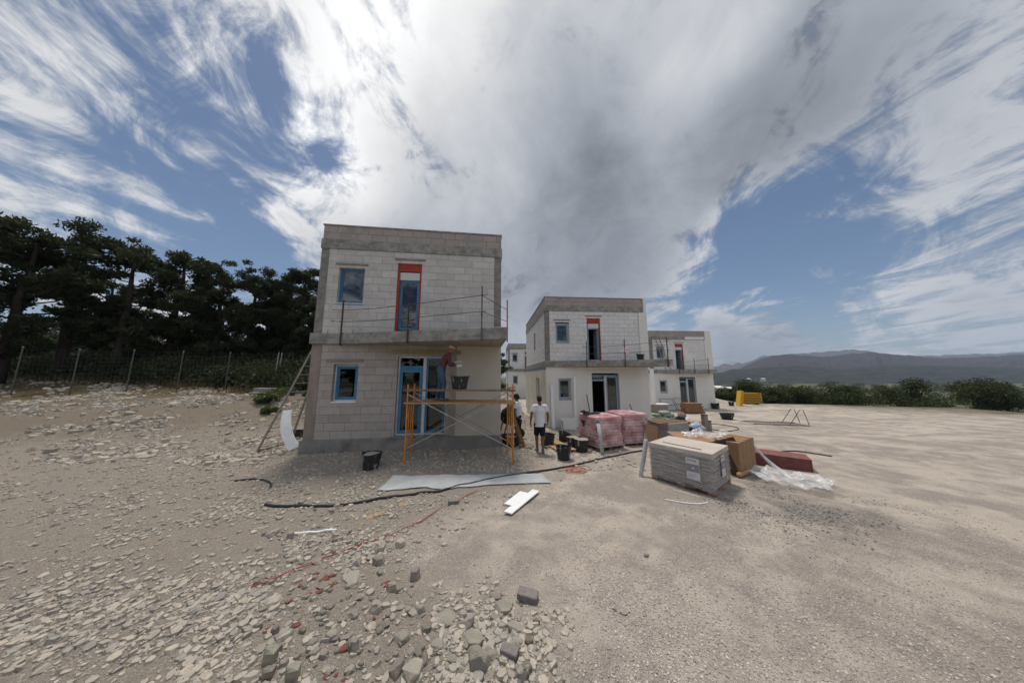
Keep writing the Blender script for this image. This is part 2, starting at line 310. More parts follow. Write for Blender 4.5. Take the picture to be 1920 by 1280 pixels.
M['skin_red'] = material('sunburnt_skin', (.27, .085, .055), .6)
M['hair'] = material('black_hair', (.008, .007, .006), .7, None, bump=.6, bscale=80)
M['tee'] = material('white_cotton', (.66, .65, .70), .9, (.60, .59, .64), 5, 5, .4, 12)
M['shorts'] = material('black_shorts', (.012, .012, .014), .9, None, bump=.3, bscale=14)
M['jeans'] = material('blue_denim', (.035, .065, .115), .9, (.07, .11, .165), 7, 5, .4, 16, stain=(.30, .30, .30), sscale=8, srange=(.64, .72))
M['red_shirt'] = material('faded_red_shirt', (.115, .036, .045), .9, (.08, .028, .035), 5, 5, .4, 14)
M['shoe'] = material('grey_shoe', (.10, .11, .12), .8, (.18, .18, .19), 12)
M['glove'] = material('mortar_covered_glove', (.62, .61, .60), .85, (.45, .44, .43), 14)
M['bark'] = material('pine_bark', (.055, .042, .034), .95, (.035, .027, .022), 9, 6, .8, 20)
def leaf_material(name, a, b, c):
    m = material(name, a, .7, b, 1.1, 5, stain=c, sscale=4, srange=(.5, .7)); N = m.node_tree.nodes; L = m.node_tree.links
    tr = N.new('ShaderNodeBsdfTranslucent'); tr.inputs[0].default_value = (*[x*1.2 for x in b], 1)
    mx = N.new('ShaderNodeMixShader'); mx.inputs[0].default_value = .25
    L.new(N['Principled BSDF'].outputs[0], mx.inputs[1]); L.new(tr.outputs[0], mx.inputs[2]); L.new(mx.outputs[0], N['Material Output'].inputs[0]); return m
M['needles'] = leaf_material('pine_needles', (.028, .040, .016), (.045, .058, .022), (.020, .028, .014))
M['needles2'] = leaf_material('young_pine_needles', (.045, .062, .020), (.065, .085, .025), (.03, .04, .017))
M['shrub'] = leaf_material('scrub_leaves', (.035, .055, .018), (.06, .075, .022), (.05, .045, .022))
M['weed'] = leaf_material('green_weeds', (.07, .10, .03), (.10, .13, .04), (.12, .11, .05))
M['drygrass'] = leaf_material('dry_grass', (.11, .085, .04), (.16, .115, .05), (.10, .10, .04))

# ------------------------------------------------------------------ mesh helpers
class MB:
    def __init__(s): s.v = []; s.f = []; s.mi = []; s.cur = 0
    def add(s, vs, fs):
        n = len(s.v); s.v += [tuple(v) for v in vs]; s.f += [tuple(i+n for i in f) for f in fs]; s.mi += [s.cur]*len(fs); return s
    def box(s, x0, x1, y0, y1, z0, z1, mat=None):
        vs = [(x, y, z) for z in (z0, z1) for y in (y0, y1) for x in (x0, x1)]
        if mat is not None: vs = [mat @ Vector(v) for v in vs]
        return s.add(vs, [(0, 2, 3, 1), (4, 5, 7, 6), (0, 1, 5, 4), (2, 6, 7, 3), (0, 4, 6, 2), (1, 3, 7, 5)])
    def beam(s, a, b, w, h, up=(0, 0, 1)):
        a = Vector(a); b = Vector(b); d = b-a; L = d.length; d.normalize(); u = Vector(up); sx = d.cross(u)
        if sx.length < 1e-4: sx = d.cross(Vector((0, 1, 0)))
        sx.normalize(); u = sx.cross(d)
        m = Matrix((sx, d, u)).transposed().to_4x4(); m.translation = a
        return s.box(-w/2, w/2, 0, L, -h/2, h/2, m)
    def tube(s, pts, r, seg=8, side=None, caps=True, closed=False):
        P = [Vector(p) for p in pts]; n = len(P)
        rr = r if isinstance(r, (list, tuple)) else [r]*n
        rr = [x if isinstance(x, (list, tuple)) else (x, x) for x in rr]
        vs = []; fs = []; prev = None
        for i, p in enumerate(P):
            if closed: d = P[(i+1) % n]-P[i-1]
            else: d = P[min(i+1, n-1)]-P[max(i-1, 0)]
            if d.length < 1e-9: d = Vector((0, 0, 1))
            d.normalize()
            if side is not None: a = Vector(side)
            elif prev is not None: a = prev
            else: a = Vector((1, 0, 0)) if abs(d.x) < .8 else Vector((0, 1, 0))
            a = a-d*a.dot(d)
            if a.length < 1e-5: a = Vector((0, 1, 0))-d*d.y
            a.normalize(); b = d.cross(a); prev = a
            for k in range(seg):
                t = 2*math.pi*k/seg; vs.append(p+a*(math.cos(t)*rr[i][0])+b*(math.sin(t)*rr[i][1]))
        for i in range(n if closed else n-1):
            j = (i+1) % n
            for k in range(seg): fs.append((i*seg+k, i*seg+(k+1) % seg, j*seg+(k+1) % seg, j*seg+k))
        if caps and not closed: fs.append(tuple(range(seg))[::-1]); fs.append(tuple((n-1)*seg+k for k in range(seg)))
        return s.add(vs, fs)
    def capsule(s, pts, r, seg=12, side=None):
        """tube with rounded ends"""
        P = [Vector(p) for p in pts]; rr = [x if isinstance(x, (list, tuple)) else (x, x) for x in (r if isinstance(r, (list, tuple)) else [r]*len(P))]
        d0 = (P[0]-P[1]).normalized(); d1 = (P[-1]-P[-2]).normalized(); A = []; RA = []
        for k in (85, 60, 32):
            e = min(rr[0]); A.append(P[0]+d0*e*math.sin(R(k))*.9); RA.append((rr[0][0]*math.cos(R(k)), rr[0][1]*math.cos(R(k))))
        B = []; RB = []
        for k in (32, 60, 85):
            e = min(rr[-1]); B.append(P[-1]+d1*e*math.sin(R(k))*.9); RB.append((rr[-1][0]*math.cos(R(k)), rr[-1][1]*math.cos(R(k))))
        return s.tube(A+P+B, RA+rr+RB, seg, side)
    def ball(s, c, r, seg=12, rings=8):
        c = Vector(c); r = r if isinstance(r, (tuple, list)) else (r, r, r); vs = []; fs = []
        for i in range(rings+1):
            ph = math.pi*i/rings
            for k in range(seg):
                t = 2*math.pi*k/seg; vs.append((c.x+r[0]*math.sin(ph)*math.cos(t), c.y+r[1]*math.sin(ph)*math.sin(t), c.z+r[2]*math.cos(ph)))
        for i in range(rings):
            for k in range(seg): fs.append((i*seg+k, (i+1)*seg+k, (i+1)*seg+(k+1) % seg, i*seg+(k+1) % seg))
        return s.add(vs, fs)
    def prism(s, poly, z0, z1):
        n = len(poly); vs = [(x, y, z0) for x, y in poly]+[(x, y, z1) for x, y in poly]
        return s.add(vs, [tuple(range(n))[::-1], tuple(range(n, 2*n))]+[(i, (i+1) % n, n+(i+1) % n, n+i) for i in range(n)])
    def build(s, name, mat, parent=None, smooth=False, bevel=0, loc=None, rot=None):
        me = bpy.data.meshes.new(name); me.from_pydata(s.v, [], s.f)
        for m in (mat if isinstance(mat, (list, tuple)) else [mat]): me.materials.append(m)
        if any(s.mi): me.polygons.foreach_set('material_index', s.mi)
        bm = bmesh.new(); bm.from_mesh(me)
        bmesh.ops.remove_doubles(bm, verts=bm.verts, dist=1e-5); bmesh.ops.recalc_face_normals(bm, faces=bm.faces)
        if bevel: bmesh.ops.bevel(bm, geom=[e for e in bm.edges], offset=bevel, segments=1, affect='EDGES')
        bm.to_mesh(me); bm.free()
        if smooth: me.polygons.foreach_set('use_smooth', [True]*len(me.polygons))
        o = bpy.data.objects.new(name, me); COL.objects.link(o)
        if parent: o.parent = parent
        if loc is not None: o.location = loc
        if rot is not None: o.rotation_euler = rot
        return o
def tag(o, label=None, cat=None, group=None, kind=None):
    if label: o['label'] = label
    if cat: o['category'] = cat
    if group: o['group'] = group
    if kind: o['kind'] = kind
    return o
def empty(name, loc, rz=0, label=None, cat=None, group=None):
    o = bpy.data.objects.new(name, None); COL.objects.link(o); o.location = loc; o.rotation_euler = (0, 0, rz); o.empty_display_size = .2
    return tag(o, label, cat, group)
def dup(root, loc=None, rz=None, label=None, group=None):
    kids = [(c, list(c.children)) for c in root.children]
    r = root.copy(); COL.objects.link(r)
    if loc is not None: r.location = loc
    if rz is not None: r.rotation_euler = (0, 0, rz)
    if label: r['label'] = label
    if group: r['group'] = group
    for ch, gk in kids:
        c = ch.copy(); COL.objects.link(c); c.parent = r
        for g in gk:
            d = g.copy(); COL.objects.link(d); d.parent = c
    return r
def np_mesh(name, verts, faces_n, idx, mat):
    """verts (N,3), idx flat loop indices, all faces with faces_n corners"""
    me = bpy.data.meshes.new(name); nv = len(verts); nf = len(idx)//faces_n
    me.vertices.add(nv); me.vertices.foreach_set('co', np.ascontiguousarray(verts, np.float32).ravel())
    me.loops.add(len(idx)); me.loops.foreach_set('vertex_index', np.ascontiguousarray(idx, np.int32).ravel())
    me.polygons.add(nf); me.polygons.foreach_set('loop_start', np.arange(0, nf*faces_n, faces_n, dtype=np.int32)); me.polygons.foreach_set('loop_total', np.full(nf, faces_n, np.int32))
    me.update(calc_edges=True); me.materials.append(mat); me.validate(); me.polygons.foreach_set('use_smooth', [False]*len(me.polygons))
    return me
def np_obj(name, me, parent=None):
    o = bpy.data.objects.new(name, me); COL.objects.link(o)
    if parent: o.parent = parent
    return o

# ------------------------------------------------------------------ ground
def ground_material():
    m = bpy.data.materials.new('ground'); m.use_nodes = True; nt = m.node_tree; N = nt.nodes; L = nt.links
    b = N['Principled BSDF']; b.inputs['Roughness'].default_value = .95; b.inputs['Specular IOR Level'].default_value = .15
    tc = N.new('ShaderNodeTexCoord'); O = tc.outputs['Object']
    sp = N.new('ShaderNodeSeparateXYZ'); L.new(O, sp.inputs[0])
    def math_(op, a, b_=0.0, c=None):
        n = N.new('ShaderNodeMath'); n.operation = op
        for i, v in enumerate((a, b_, c)):
            if v is None: continue
            if isinstance(v, (int, float)): n.inputs[i].default_value = v
            else: L.new(v, n.inputs[i])
        return n.outputs[0]
    def noise(sc, det, rough=.6, dist=0, st=(1, 1, 1), rot=0):
        mp = N.new('ShaderNodeMapping'); L.new(O, mp.inputs[0]); mp.inputs[3].default_value = st; mp.inputs[2].default_value = (0, 0, rot)
        n = N.new('ShaderNodeTexNoise'); L.new(mp.outputs[0], n.inputs['Vector']); n.inputs['Scale'].default_value = sc; n.inputs['Detail'].default_value = det; n.inputs['Roughness'].default_value = rough; n.inputs['Distortion'].default_value = dist
        return n.outputs['Fac']
    def rng_(x, a, c, lo=0.0, hi=1.0, smooth=True):
        n = N.new('ShaderNodeMapRange'); n.interpolation_type = 'SMOOTHSTEP' if smooth else 'LINEAR'; L.new(x, n.inputs[0])
        for i, v in enumerate((a, c, lo, hi)): n.inputs[i+1].default_value = v
        return n.outputs[0]
    def mix(f, a, c, blend='MIX'):
        x = N.new('ShaderNodeMix'); x.data_type = 'RGBA'; x.blend_type = blend
        if isinstance(f, float): x.inputs[0].default_value = f
        else: L.new(f, x.inputs[0])
        for i, v in ((6, a), (7, c)):
            if isinstance(v, tuple): x.inputs[i].default_value = (*v, 1)
            else: L.new(v, x.inputs[i])
        return x.outputs[2]
    big = noise(.55, 5, .6, .8); mid = noise(2.2, 6, .6, .5); fine = noise(26, 8, .75)
    dust = mix(mid, (.64, .56, .475), (.55, .48, .405))
    # crushed stone: cells of many shades
    def pebbles(scale):
        v = N.new('ShaderNodeTexVoronoi'); L.new(O, v.inputs['Vector']); v.inputs['Scale'].default_value = scale; v.inputs['Randomness'].default_value = 1
        s_ = N.new('ShaderNodeSeparateColor'); L.new(v.outputs['Color'], s_.inputs[0]); return v.outputs['Distance'], s_.outputs[0], s_.outputs[1]
    d1, a1, b1 = pebbles(55); d2, a2, b2 = pebbles(120); d3, a3, b3 = pebbles(16)
    peb = mix(a1, (.19, .16, .14), (.68, .61, .53)); peb = mix(rng_(b1, .5, .9), peb, (.36, .31, .28)); peb = mix(rng_(d1, .35, .62), peb, (.17, .145, .13))
    peb2 = mix(a2, (.25, .215, .19), (.46, .41, .36)); peb = mix(.45, peb, peb2)
    gmask = rng_(math_('ADD', math_('MULTIPLY', big, .6), math_('MULTIPLY', mid, .4)), .40, .58)
    col = mix(math_('MULTIPLY', gmask, .72), dust, peb)
    col = mix(rng_(fine, .3, .75), mix(.22, col, (.16, .13, .11)), col)
    # rubble side: browner earth between the stones
    gy = math_('DIVIDE', math_('SUBTRACT', sp.outputs[1], 4.2), 1.6); gy = math_('EXPONENT', math_('MULTIPLY', math_('MULTIPLY', gy, gy), -1.0))
    side = math_('ADD', sp.outputs[0], math_('MULTIPLY', gy, 2.3)); side = math_('ADD', side, math_('MULTIPLY', math_('SUBTRACT', big, .5), 1.8))
    fl = rng_(side, 1.5, .1)
    earth = mix(mid, (.33, .275, .215), (.42, .36, .29)); earth = mix(rng_(d3, .1, .5), earth, (.31, .27, .22)); earth = mix(.35, earth, peb)
    col = mix(fl, col, earth)
    # dark gravel spill by the pallets
    dv = N.new('ShaderNodeVectorMath'); dv.operation = 'DISTANCE'; L.new(O, dv.inputs[0]); dv.inputs[1].default_value = (5.4, 5.3, 0)
    sv = math_('ADD', dv.outputs['Value'], math_('MULTIPLY', mid, -2.2)); col = mix(math_('MULTIPLY', rng_(sv, .4, -.7), .45), col, mix(a1, (.09, .085, .08), (.24, .22, .20)))
    # bank and hill
    bank = rng_(math_('ADD', sp.outputs[2], math_('MULTIPLY', mid, .9)), .55, 1.05); col = mix(math_('MULTIPLY', math_('MULTIPLY', bank, rng_(sp.outputs[0], -6.0, -8.0)), .8), col, mix(mid, (.25, .205, .155), (.17, .14, .105)))
    hill = rng_(math_('ADD', sp.outputs[2], math_('MULTIPLY', mid, .5)), 1.3, 1.8)
    veg = mix(rng_(mid, .4, .62), (.13, .095, .055), (.055, .060, .028)); veg = mix(rng_(noise(7, 5), .5, .6), veg, (.17, .12, .065))
    left = rng_(sp.outputs[0], -6.0, -8.5); col = mix(math_('MULTIPLY', hill, left), col, veg)
    # far scrubland
    ln = N.new('ShaderNodeVectorMath'); ln.operation = 'LENGTH'; L.new(O, ln.inputs[0])
    scr = mix(rng_(noise(.05, 8, .7, .4), .42, .56), (.17, .15, .095), (.035, .045, .022)); scr = mix(rng_(noise(.012, 5), .52, .6), scr, (.10, .095, .055))
    fs = rng_(math_('ADD', ln.outputs['Value'], math_('MULTIPLY', big, 14.0)), 42, 60); col = mix(fs, col, scr)
    L.new(col, b.inputs['Base Color'])
    hgt = math_('ADD', math_('MULTIPLY', d1, -.7), math_('ADD', math_('MULTIPLY', fine, 1.1), math_('ADD', math_('MULTIPLY', d2, -.25), math_('MULTIPLY', noise(6, 6, .7), 1.2))))
    bp = N.new('ShaderNodeBump'); bp.inputs['Strength'].default_value = 1.0; bp.inputs['Distance'].default_value = .026; L.new(hgt, bp.inputs['Height']); L.new(bp.outputs[0], b.inputs['Normal'])
    return m
M['ground'] = ground_material()
def build_ground():
    # polar sheet about the camera foot: finest where it is seen closest
    a = np.concatenate([np.linspace(-70, 70, 620, endpoint=False), np.linspace(70, 290, 150, endpoint=False)]); a = np.radians(a)
    r = np.concatenate([[.12], np.geomspace(.5, 60, 300), np.geomspace(64, 3000, 70)])
    A, RR = np.meshgrid(a, r); X = RR*np.sin(A); Y = RR*np.cos(A); Z = T(X, Y)
    V = np.stack([X, Y, Z], -1).reshape(-1, 3); na = len(a); nr = len(r)
    V = np.vstack([V, [0, 0, Tf(0, 0)]])
    i = np.arange(nr-1)[:, None]*na+np.arange(na)[None]; j = np.arange(nr-1)[:, None]*na+((np.arange(na)+1) % na)[None]
    q = np.stack([i, i+na, j+na, j], -1).reshape(-1)
    me = np_mesh('ground', V[:-1], 4, q, M['ground']); me.polygons.foreach_set('use_smooth', [True]*len(me.polygons))
    return tag(np_obj('ground', me), 'dusty beige building site ground strewn with gravel', kind='structure')
build_ground()

# ------------------------------------------------------------------ mountains and valley
def ridge(name, y0, pts, mat, label, seed, drop=-16, depth=.35, extL=None):
    us = np.array([p[0] for p in pts]); vs = np.array([p[1] for p in pts])
    u = np.linspace(us[0], us[-1], 260); v = np.interp(u, us, vs)
    X = []; Z = []
    for a_, b_ in zip(u, v):
        p = atY(a_, b_, y0); X.append(p.x); Z.append(p.z)
    X = np.array(X); Z = np.array(Z); Z = Z+fbm(X*18/y0*2, X*0+seed, 4, seed)*abs(Z).max()*.05
    rows = 26; V = np.zeros((rows, len(u), 3))
    for k in range(rows):
        t = k/(rows-1); yy = y0*(1-depth*(1-t)*1.0) if t <= 1 else y0
        h = t**1.15; n = fbm(X*26/y0+seed, np.full_like(X, t*7), 4, seed+3)*(Z-drop)*.12*math.sin(math.pi*t)
        V[k, :, 0] = X*(yy/y0); V[k, :, 1] = yy; V[k, :, 2] = drop+(Z-drop)*h+n
    back = V[-1].copy(); back[:, 1] += y0*.12; back[:, 2] = drop
    V = np.concatenate([V, back[None]]); nu = len(u); nr = rows+1
    i = np.arange(nr-1)[:, None]*nu+np.arange(nu-1)[None]; q = np.stack([i, i+1, i+nu+1, i+nu], -1).reshape(-1)
    me = np_mesh(name, V.reshape(-1, 3), 4, q, mat); me.polygons.foreach_set('use_smooth', [True]*len(me.polygons))
    return tag(np_obj(name, me), label, kind='structure')
M['hill_near'] = material('scrubby_hillside', (.012, .016, .012), .95, (.034, .035, .026), .03, 8, mixr=(.45, .62), stain=(.016, .02, .013), sscale=.012, srange=(.5, .62))
M['hill_mid'] = material('purple_hillside', (.030, .025, .026), .95, (.045, .038, .037), .02, 8)
M['hill_far'] = material('pale_far_rock', (.10, .095, .09), .95, (.07, .068, .066), .01, 8)
ridge('near_hill', 900, [(1150, 706), (1250, 704), (1300, 702), (1338, 699.4), (1350, 698), (1360, 695.5), (1375, 691.4), (1384, 692.3), (1398, 691), (1420, 689), (1440, 687.4), (1500, 686), (1580, 691), (1700, 684), (1920, 690)], M['hill_near'], 'dark scrub covered hill behind the valley', 5)
ridge('purple_mountain', 1350, [(1360, 704), (1376, 696), (1384, 692.6), (1395, 688), (1404, 682), (1420, 676), (1432, 671), (1440, 669), (1470, 664), (1540, 668), (1640, 660), (1760, 672), (1920, 665)], M['hill_mid'], 'brownish purple mountain slope behind the dark hill', 8)
ridge('far_mountain', 2300, [(1180, 700), (1300, 690), (1336, 687.6), (1347, 687), (1352, 684), (1360, 681), (1374, 683), (1377, 681.5), (1384, 679), (1391, 681), (1402, 677), (1415, 674), (1425, 669), (1432, 666.4), (1440, 667.5), (1500, 662), (1600, 655), (1700, 668), (1920, 660)], M['hill_far'], 'pale blue mountain range on the horizon', 11)

# ------------------------------------------------------------------ houses
def wall_mesh(mb, x0, x1, z0, z1, y0, th, holes):
    """front wall in the xz plane at y0 with real reveals round every opening"""
    xs = sorted({x0, x1, *[h[0] for h in holes], *[h[1] for h in holes]}); zs = sorted({z0, z1, *[h[2] for h in holes], *[h[3] for h in holes]})
    for i in range(len(xs)-1):
        for j in range(len(zs)-1):
            cx, cz = (xs[i]+xs[i+1])/2, (zs[j]+zs[j+1])/2
            if any(h[0] < cx < h[1] and h[2] < cz < h[3] for h in holes): continue
            for y in (y0, y0+th): mb.add([(xs[i], y, zs[j]), (xs[i+1], y, zs[j]), (xs[i+1], y, zs[j+1]), (xs[i], y, zs[j+1])], [(0, 1, 2, 3)])
    for (a, b, c, d) in holes:
        mb.add([(a, y0, c), (a, y0+th, c), (a, y0+th, d), (a, y0, d)], [(0, 1, 2, 3)]); mb.add([(b, y0, c), (b, y0+th, c), (b, y0+th, d), (b, y0, d)], [(0, 1, 2, 3)])
        mb.add([(a, y0, d), (a, y0+th, d), (b, y0+th, d), (b, y0, d)], [(0, 1, 2, 3)]); mb.add([(a, y0, c), (a, y0+th, c), (b, y0+th, c), (b, y0, c)], [(0, 1, 2, 3)])
HW, HD = 6.12, 8.75
Z_PL, Z_SB, Z_ST, Z_RB, Z_RT, Z_TOP = .42, 3.41, 3.76, 6.70, 7.05, 7.54
def frame_mesh(x0, x1, z0, z1, y, w, d):
    mb = MB(); mb.box(x0, x1, y, y+d, z0, z0+w); mb.box(x0, x1, y, y+d, z1-w, z1); mb.box(x0, x0+w, y, y+d, z0+w, z1-w); mb.box(x1-w, x1, y, y+d, z0+w, z1-w); return mb
def add_window(root, x0, x1, z0, z1, y, fm, name='window', outer=None, leaf=True, sill=None, pane=True, slant=False):
    if outer:
        w = frame_mesh(x0, x1, z0, z1, y, .045, .09).build(name, outer, root); x0 += .047; x1 -= .047; z0 += .047; z1 -= .047
        frame_mesh(x0, x1, z0, z1, y-.012, .05, .06).build('frame', fm, w)
    else: w = frame_mesh(x0, x1, z0, z1, y, .05, .09).build(name, fm, root)
    if leaf: frame_mesh(x0+.052, x1-.052, z0+.052, z1-.052, y+.012, .035, .045).build('sash', fm, w); g = .085
    else: g = .05
    if pane: MB().box(x0+g, x1-g, y+.03, y+.045, z0+g, z1-g).build('pane', M['glass'], w)
    if sill: MB().box(x0-.04, x1+.04, y-.13, y+.05, z0-.085, z0-.05).build('sill', sill, w)
    return w
def rail_line(mb, pts, r=.009): mb.tube(pts, r, 5)
def balcony_edge_far(t): return Vector((.75+4.95*t, -.09-.91*t, 0))
def balcony_edge(t):   # point on the front edge of the wedge-shaped balcony, t = 0..1 from its left end
    return Vector((.75+(6.14-.75)*t, -.09-(1.92-.09)*t, 0))
def make_house(name, loc, rz, label, kind):
    h = empty(name, loc, rz, label, 'house', 'two storey block houses under construction')
    low_open = [(.70, 1.46, 1.57, 2.76), (2.68, 4.30, .46, 3.05)]
    up_open = [(.60, 1.43, 4.82, 6.05), (2.50, 3.32, 3.78, 6.31)]
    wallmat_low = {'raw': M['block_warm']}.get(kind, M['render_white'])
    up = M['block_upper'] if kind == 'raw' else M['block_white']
    # plinth
    mb = MB(); mb.box(-.07 if kind == 'raw' else 0.012, HW+.0, -.075 if kind == 'raw' else .012, HD, -1.4, Z_PL); mb.build('plinth', M['plinth'] if kind == 'raw' else M['render_white'], h, bevel=.008)
    mb = MB(); wall_mesh(mb, 0, HW, Z_PL, Z_SB, 0, .24, low_open)
    side_l = [(2.0, 2.9, 1.4, 2.75)] if kind != 'raw' else []
    for (sx, holes) in ((0, side_l), (HW, [])):
        t = MB(); wall_mesh(t, 0.0, HD, Z_PL, Z_SB, 0, .24, holes)
        vs = [((y if sx == 0 else HW-y), x, z) for x, y, z in t.v]; mb.add(vs, t.f)
    mb.box(.25, HW-.25, HD-.24, HD-.002, Z_PL, Z_SB)
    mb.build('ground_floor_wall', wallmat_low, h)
    mb = MB(); wall_mesh(mb, 0, HW, Z_ST, Z_RB, 0, .24, up_open)
    side_u = [(3.6, 4.3, 4.75, 6.0)] if kind != 'raw' else []
    for (sx, holes) in ((0, side_u), (HW, [])):
        t = MB(); wall_mesh(t, 0.0, HD, Z_ST, Z_RB, 0, .24, holes)
        vs = [((y if sx == 0 else HW-y), x, z) for x, y, z in t.v]; mb.add(vs, t.f)
    mb.box(.25, HW-.25, HD-.24, HD-.002, Z_ST, Z_RB)
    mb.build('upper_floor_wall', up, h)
    # rooms, their dimness put into the wall and floor colours
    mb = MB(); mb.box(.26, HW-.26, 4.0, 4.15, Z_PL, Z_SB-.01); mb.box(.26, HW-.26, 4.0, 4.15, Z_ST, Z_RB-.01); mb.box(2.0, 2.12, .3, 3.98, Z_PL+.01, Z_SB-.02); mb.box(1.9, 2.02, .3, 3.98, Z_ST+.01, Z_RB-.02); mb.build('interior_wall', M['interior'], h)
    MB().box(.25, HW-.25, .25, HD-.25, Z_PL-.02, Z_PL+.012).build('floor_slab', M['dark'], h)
    # storey slab, ring beam, parapet, roof
    mb = MB(); poly = [(-.06, -.09), (.75, -.09), (6.16, -1.92), (6.16 if kind == 'raw' else 6.34, -1.90)] if kind != 'far' else [(-.06, -.09), (.75, -.09), (5.7, -1.0), (5.75, -.98)]; poly += [ (6.16 if kind == 'raw' else 6.2, .0), (HW+.03, HD), (-.06, HD)]
    mb.prism(poly, Z_SB+.002, Z_ST-.002); mb.build('balcony_slab', M['concrete'], h, bevel=.012)
    mb = MB(); mb.prism([(.80, -.06), (6.08, -1.84), (6.08, -.03), (.80, -.03)] if kind != 'far' else [(.80, -.06), (5.6, -.94), (5.6, -.03), (.80, -.03)], Z_SB-.004, Z_SB-.001); mb.build('slab_underside', M['soffit'], h)
    for k in range(5):
        x = 1.7+k*1.0; y0 = -.09-(x-.75)*(.338 if kind != 'far' else .17);
        if kind == 'far' and x > 5.3: continue
        MB().box(x, x+.07, y0+.1, -.05, Z_SB-.012, Z_SB-.0045).build('formwork_strip', M['concrete'], h)
    MB().box(-.035, HW+.035, -.035, HD, Z_RB+.002, Z_RT-.002).build('ring_beam', M['concrete'], h, bevel=.01)
    mb = MB(); mb.box(0, HW, 0, .2, Z_RT, Z_TOP); mb.box(0, .2, .2, HD, Z_RT, Z_TOP); mb.box(HW-.2, HW, .2, HD, Z_RT, Z_TOP); mb.box(.2, HW-.2, HD-.2, HD, Z_RT, Z_TOP)
    mb.build('parapet', M['block_parapet'], h)
    mb = MB(); mb.box(-.025, HW+.025, -.025, .225, Z_TOP+.002, Z_TOP+.05); mb.box(-.025, .225, .226, HD, Z_TOP+.002, Z_TOP+.05); mb.box(HW-.225, HW+.025, .226, HD, Z_TOP+.002, Z_TOP+.05); mb.build('parapet_cap', M['concrete'], h)
    # corner columns, 3 mm proud
    for x0, x1 in ((-.004, .25), (HW-.25, HW+.004)):
        mb = MB(); mb.box(x0, x1, -.006, .2, Z_ST, Z_RB)
        if x0 < 0: mb.box(-.004, 0, .2, .26, Z_ST, Z_RB)
        mb.build('corner_column', M['concrete_dark'], h)
    if kind == 'raw': MB().box(-.006, .30, -.008, .2, Z_PL+.002, Z_SB).build('corner_column', material('pinkish_corner_column', (.29, .25, .22), .9, (.22, .17, .145), 2.5, 8, .5, 25), h)
    # lintels
    mb = MB(); mb.box(.50, 1.52, -.028, .02, 6.14, 6.20); mb.build('lintel', M['lintel'], h)
    mb = MB(); mb.box(2.40, 3.44, -.028, .02, 6.41, 6.47); mb.build('lintel', M['lintel'], h)
    fm = M['blue_frame'] if kind == 'raw' else M['grey_frame']
    add_window(h, .605, 1.425, 4.825, 6.045 if kind == 'raw' else 5.98, .13, fm, outer=None if kind == 'raw' else M['white_frame'], sill=fm)
    # balcony door with its roller shutter box and orange-red membrane
    d = empty('balcony_door', (0, 0, 0)); d.parent = h
    MB().box(2.505, 3.315, .07, .2, 6.03, 6.305).build('membrane', M['red_tape'], d)
    mb = MB(); mb.box(2.505, 2.575, .05, .2, 3.79, 6.03) if kind == 'raw' else None; mb.box(3.25, 3.315, .05, .2, 3.79, 6.03); mb.build('membrane', M['red_tape'], d)
    mb = MB(); mb.box(2.58, 3.245, .075, .16, 5.72, 5.99)
    for k in range(7): mb.box(2.585, 3.24, .068, .0748, 5.735+k*.037, 5.755+k*.037)
    mb.build('roller_shutter', M['shutter'], d)
    if kind == 'raw': add_window(d, 2.58, 3.245, 3.95, 5.71, .13, fm, name='door_leaf')
    else:
        frame_mesh(2.58, 3.245, 3.80, 5.71, .13, .05, .09).build('door_frame', fm, d)
        mb = MB(); mb.box(3.17, 3.2, .21, .78, 3.87, 5.68); mb.build('open_leaf', M['grey_frame'], d)
    MB().box(2.5, 3.32, .0, .24, 3.765, 3.79).build('threshold', M['concrete'], d)
    # ground floor window and patio door
    add_window(h, .71, 1.455, 1.575, 2.75, .12, fm, outer=M['white_frame'] if kind == 'raw' else M['white_frame'], sill=M['eps'] if kind == 'raw' else M['lintel'])
    p = empty('patio_door', (0, 0, 0)); p.parent = h
    if kind == 'raw':
        MB().box(.48, 1.60, -.028, .02, 2.84, 2.93).build('lintel', M['lintel'], h)
        MB().box(2.45, 4.75, -.035, .02, 3.11, 3.24).build('lintel', M['foam'], h)
        frame_mesh(2.685, 4.295, .465, 3.045, .10, .055, .11).build('outer_frame', M['white_frame'], p)
        MB().box(3.50, 3.60, .08, .21, .52, 2.99).build('mullion', M['white_frame'], p)
        MB().box(2.745, 3.495, .085, .2, 2.60, 2.72).build('transom', M['blue_frame'], p)
        MB().box(2.745, 3.495, .13, .145, 2.722, 2.985).build('pane', M['glass'], p)
        w = frame_mesh(2.745, 3.495, .53, 2.60, .07, .10, .10).build('door_leaf', M['blue_frame'], p)
        MB().box(2.85, 3.39, .11, .125, .635, 2.495).build('pane', M['glass'], w); MB().box(3.40, 3.42, .02, .07, 1.4, 1.56).build('handle', M['dark'], w)
        w = frame_mesh(3.605, 4.235, .53, 2.985, .07, .06, .10).build('side_light', M['blue_frame'], p)
        MB().box(3.668, 4.172, .11, .125, .595, 2.92).build('pane', M['glass'], w)
        MB().box(2.6, 4.4, -.10, .25, Z_PL+.002, .463).build('threshold', M['concrete_dark'], p)
    else:
        frame_mesh(2.685, 4.295, .465, 2.95, .12, .05, .11).build('outer_frame', M['grey_frame'], p)
        MB().box(3.46, 3.56, .11, .23, .52, 2.895).build('mullion', M['white_frame'], p)
        MB().box(2.737, 3.457, .12, .22, 2.60, 2.70).build('transom', M['grey_frame'], p)
        MB().box(2.737, 3.457, .16, .175, 2.703, 2.895).build('pane', M['glass'], p)
        w = frame_mesh(3.565, 4.24, .53, 2.895, .13, .07, .09).build('side_light', M['grey_frame'], p)
        MB().box(3.637, 4.168, .16, .175, .60, 2.825).build('pane', M['glass'], w)
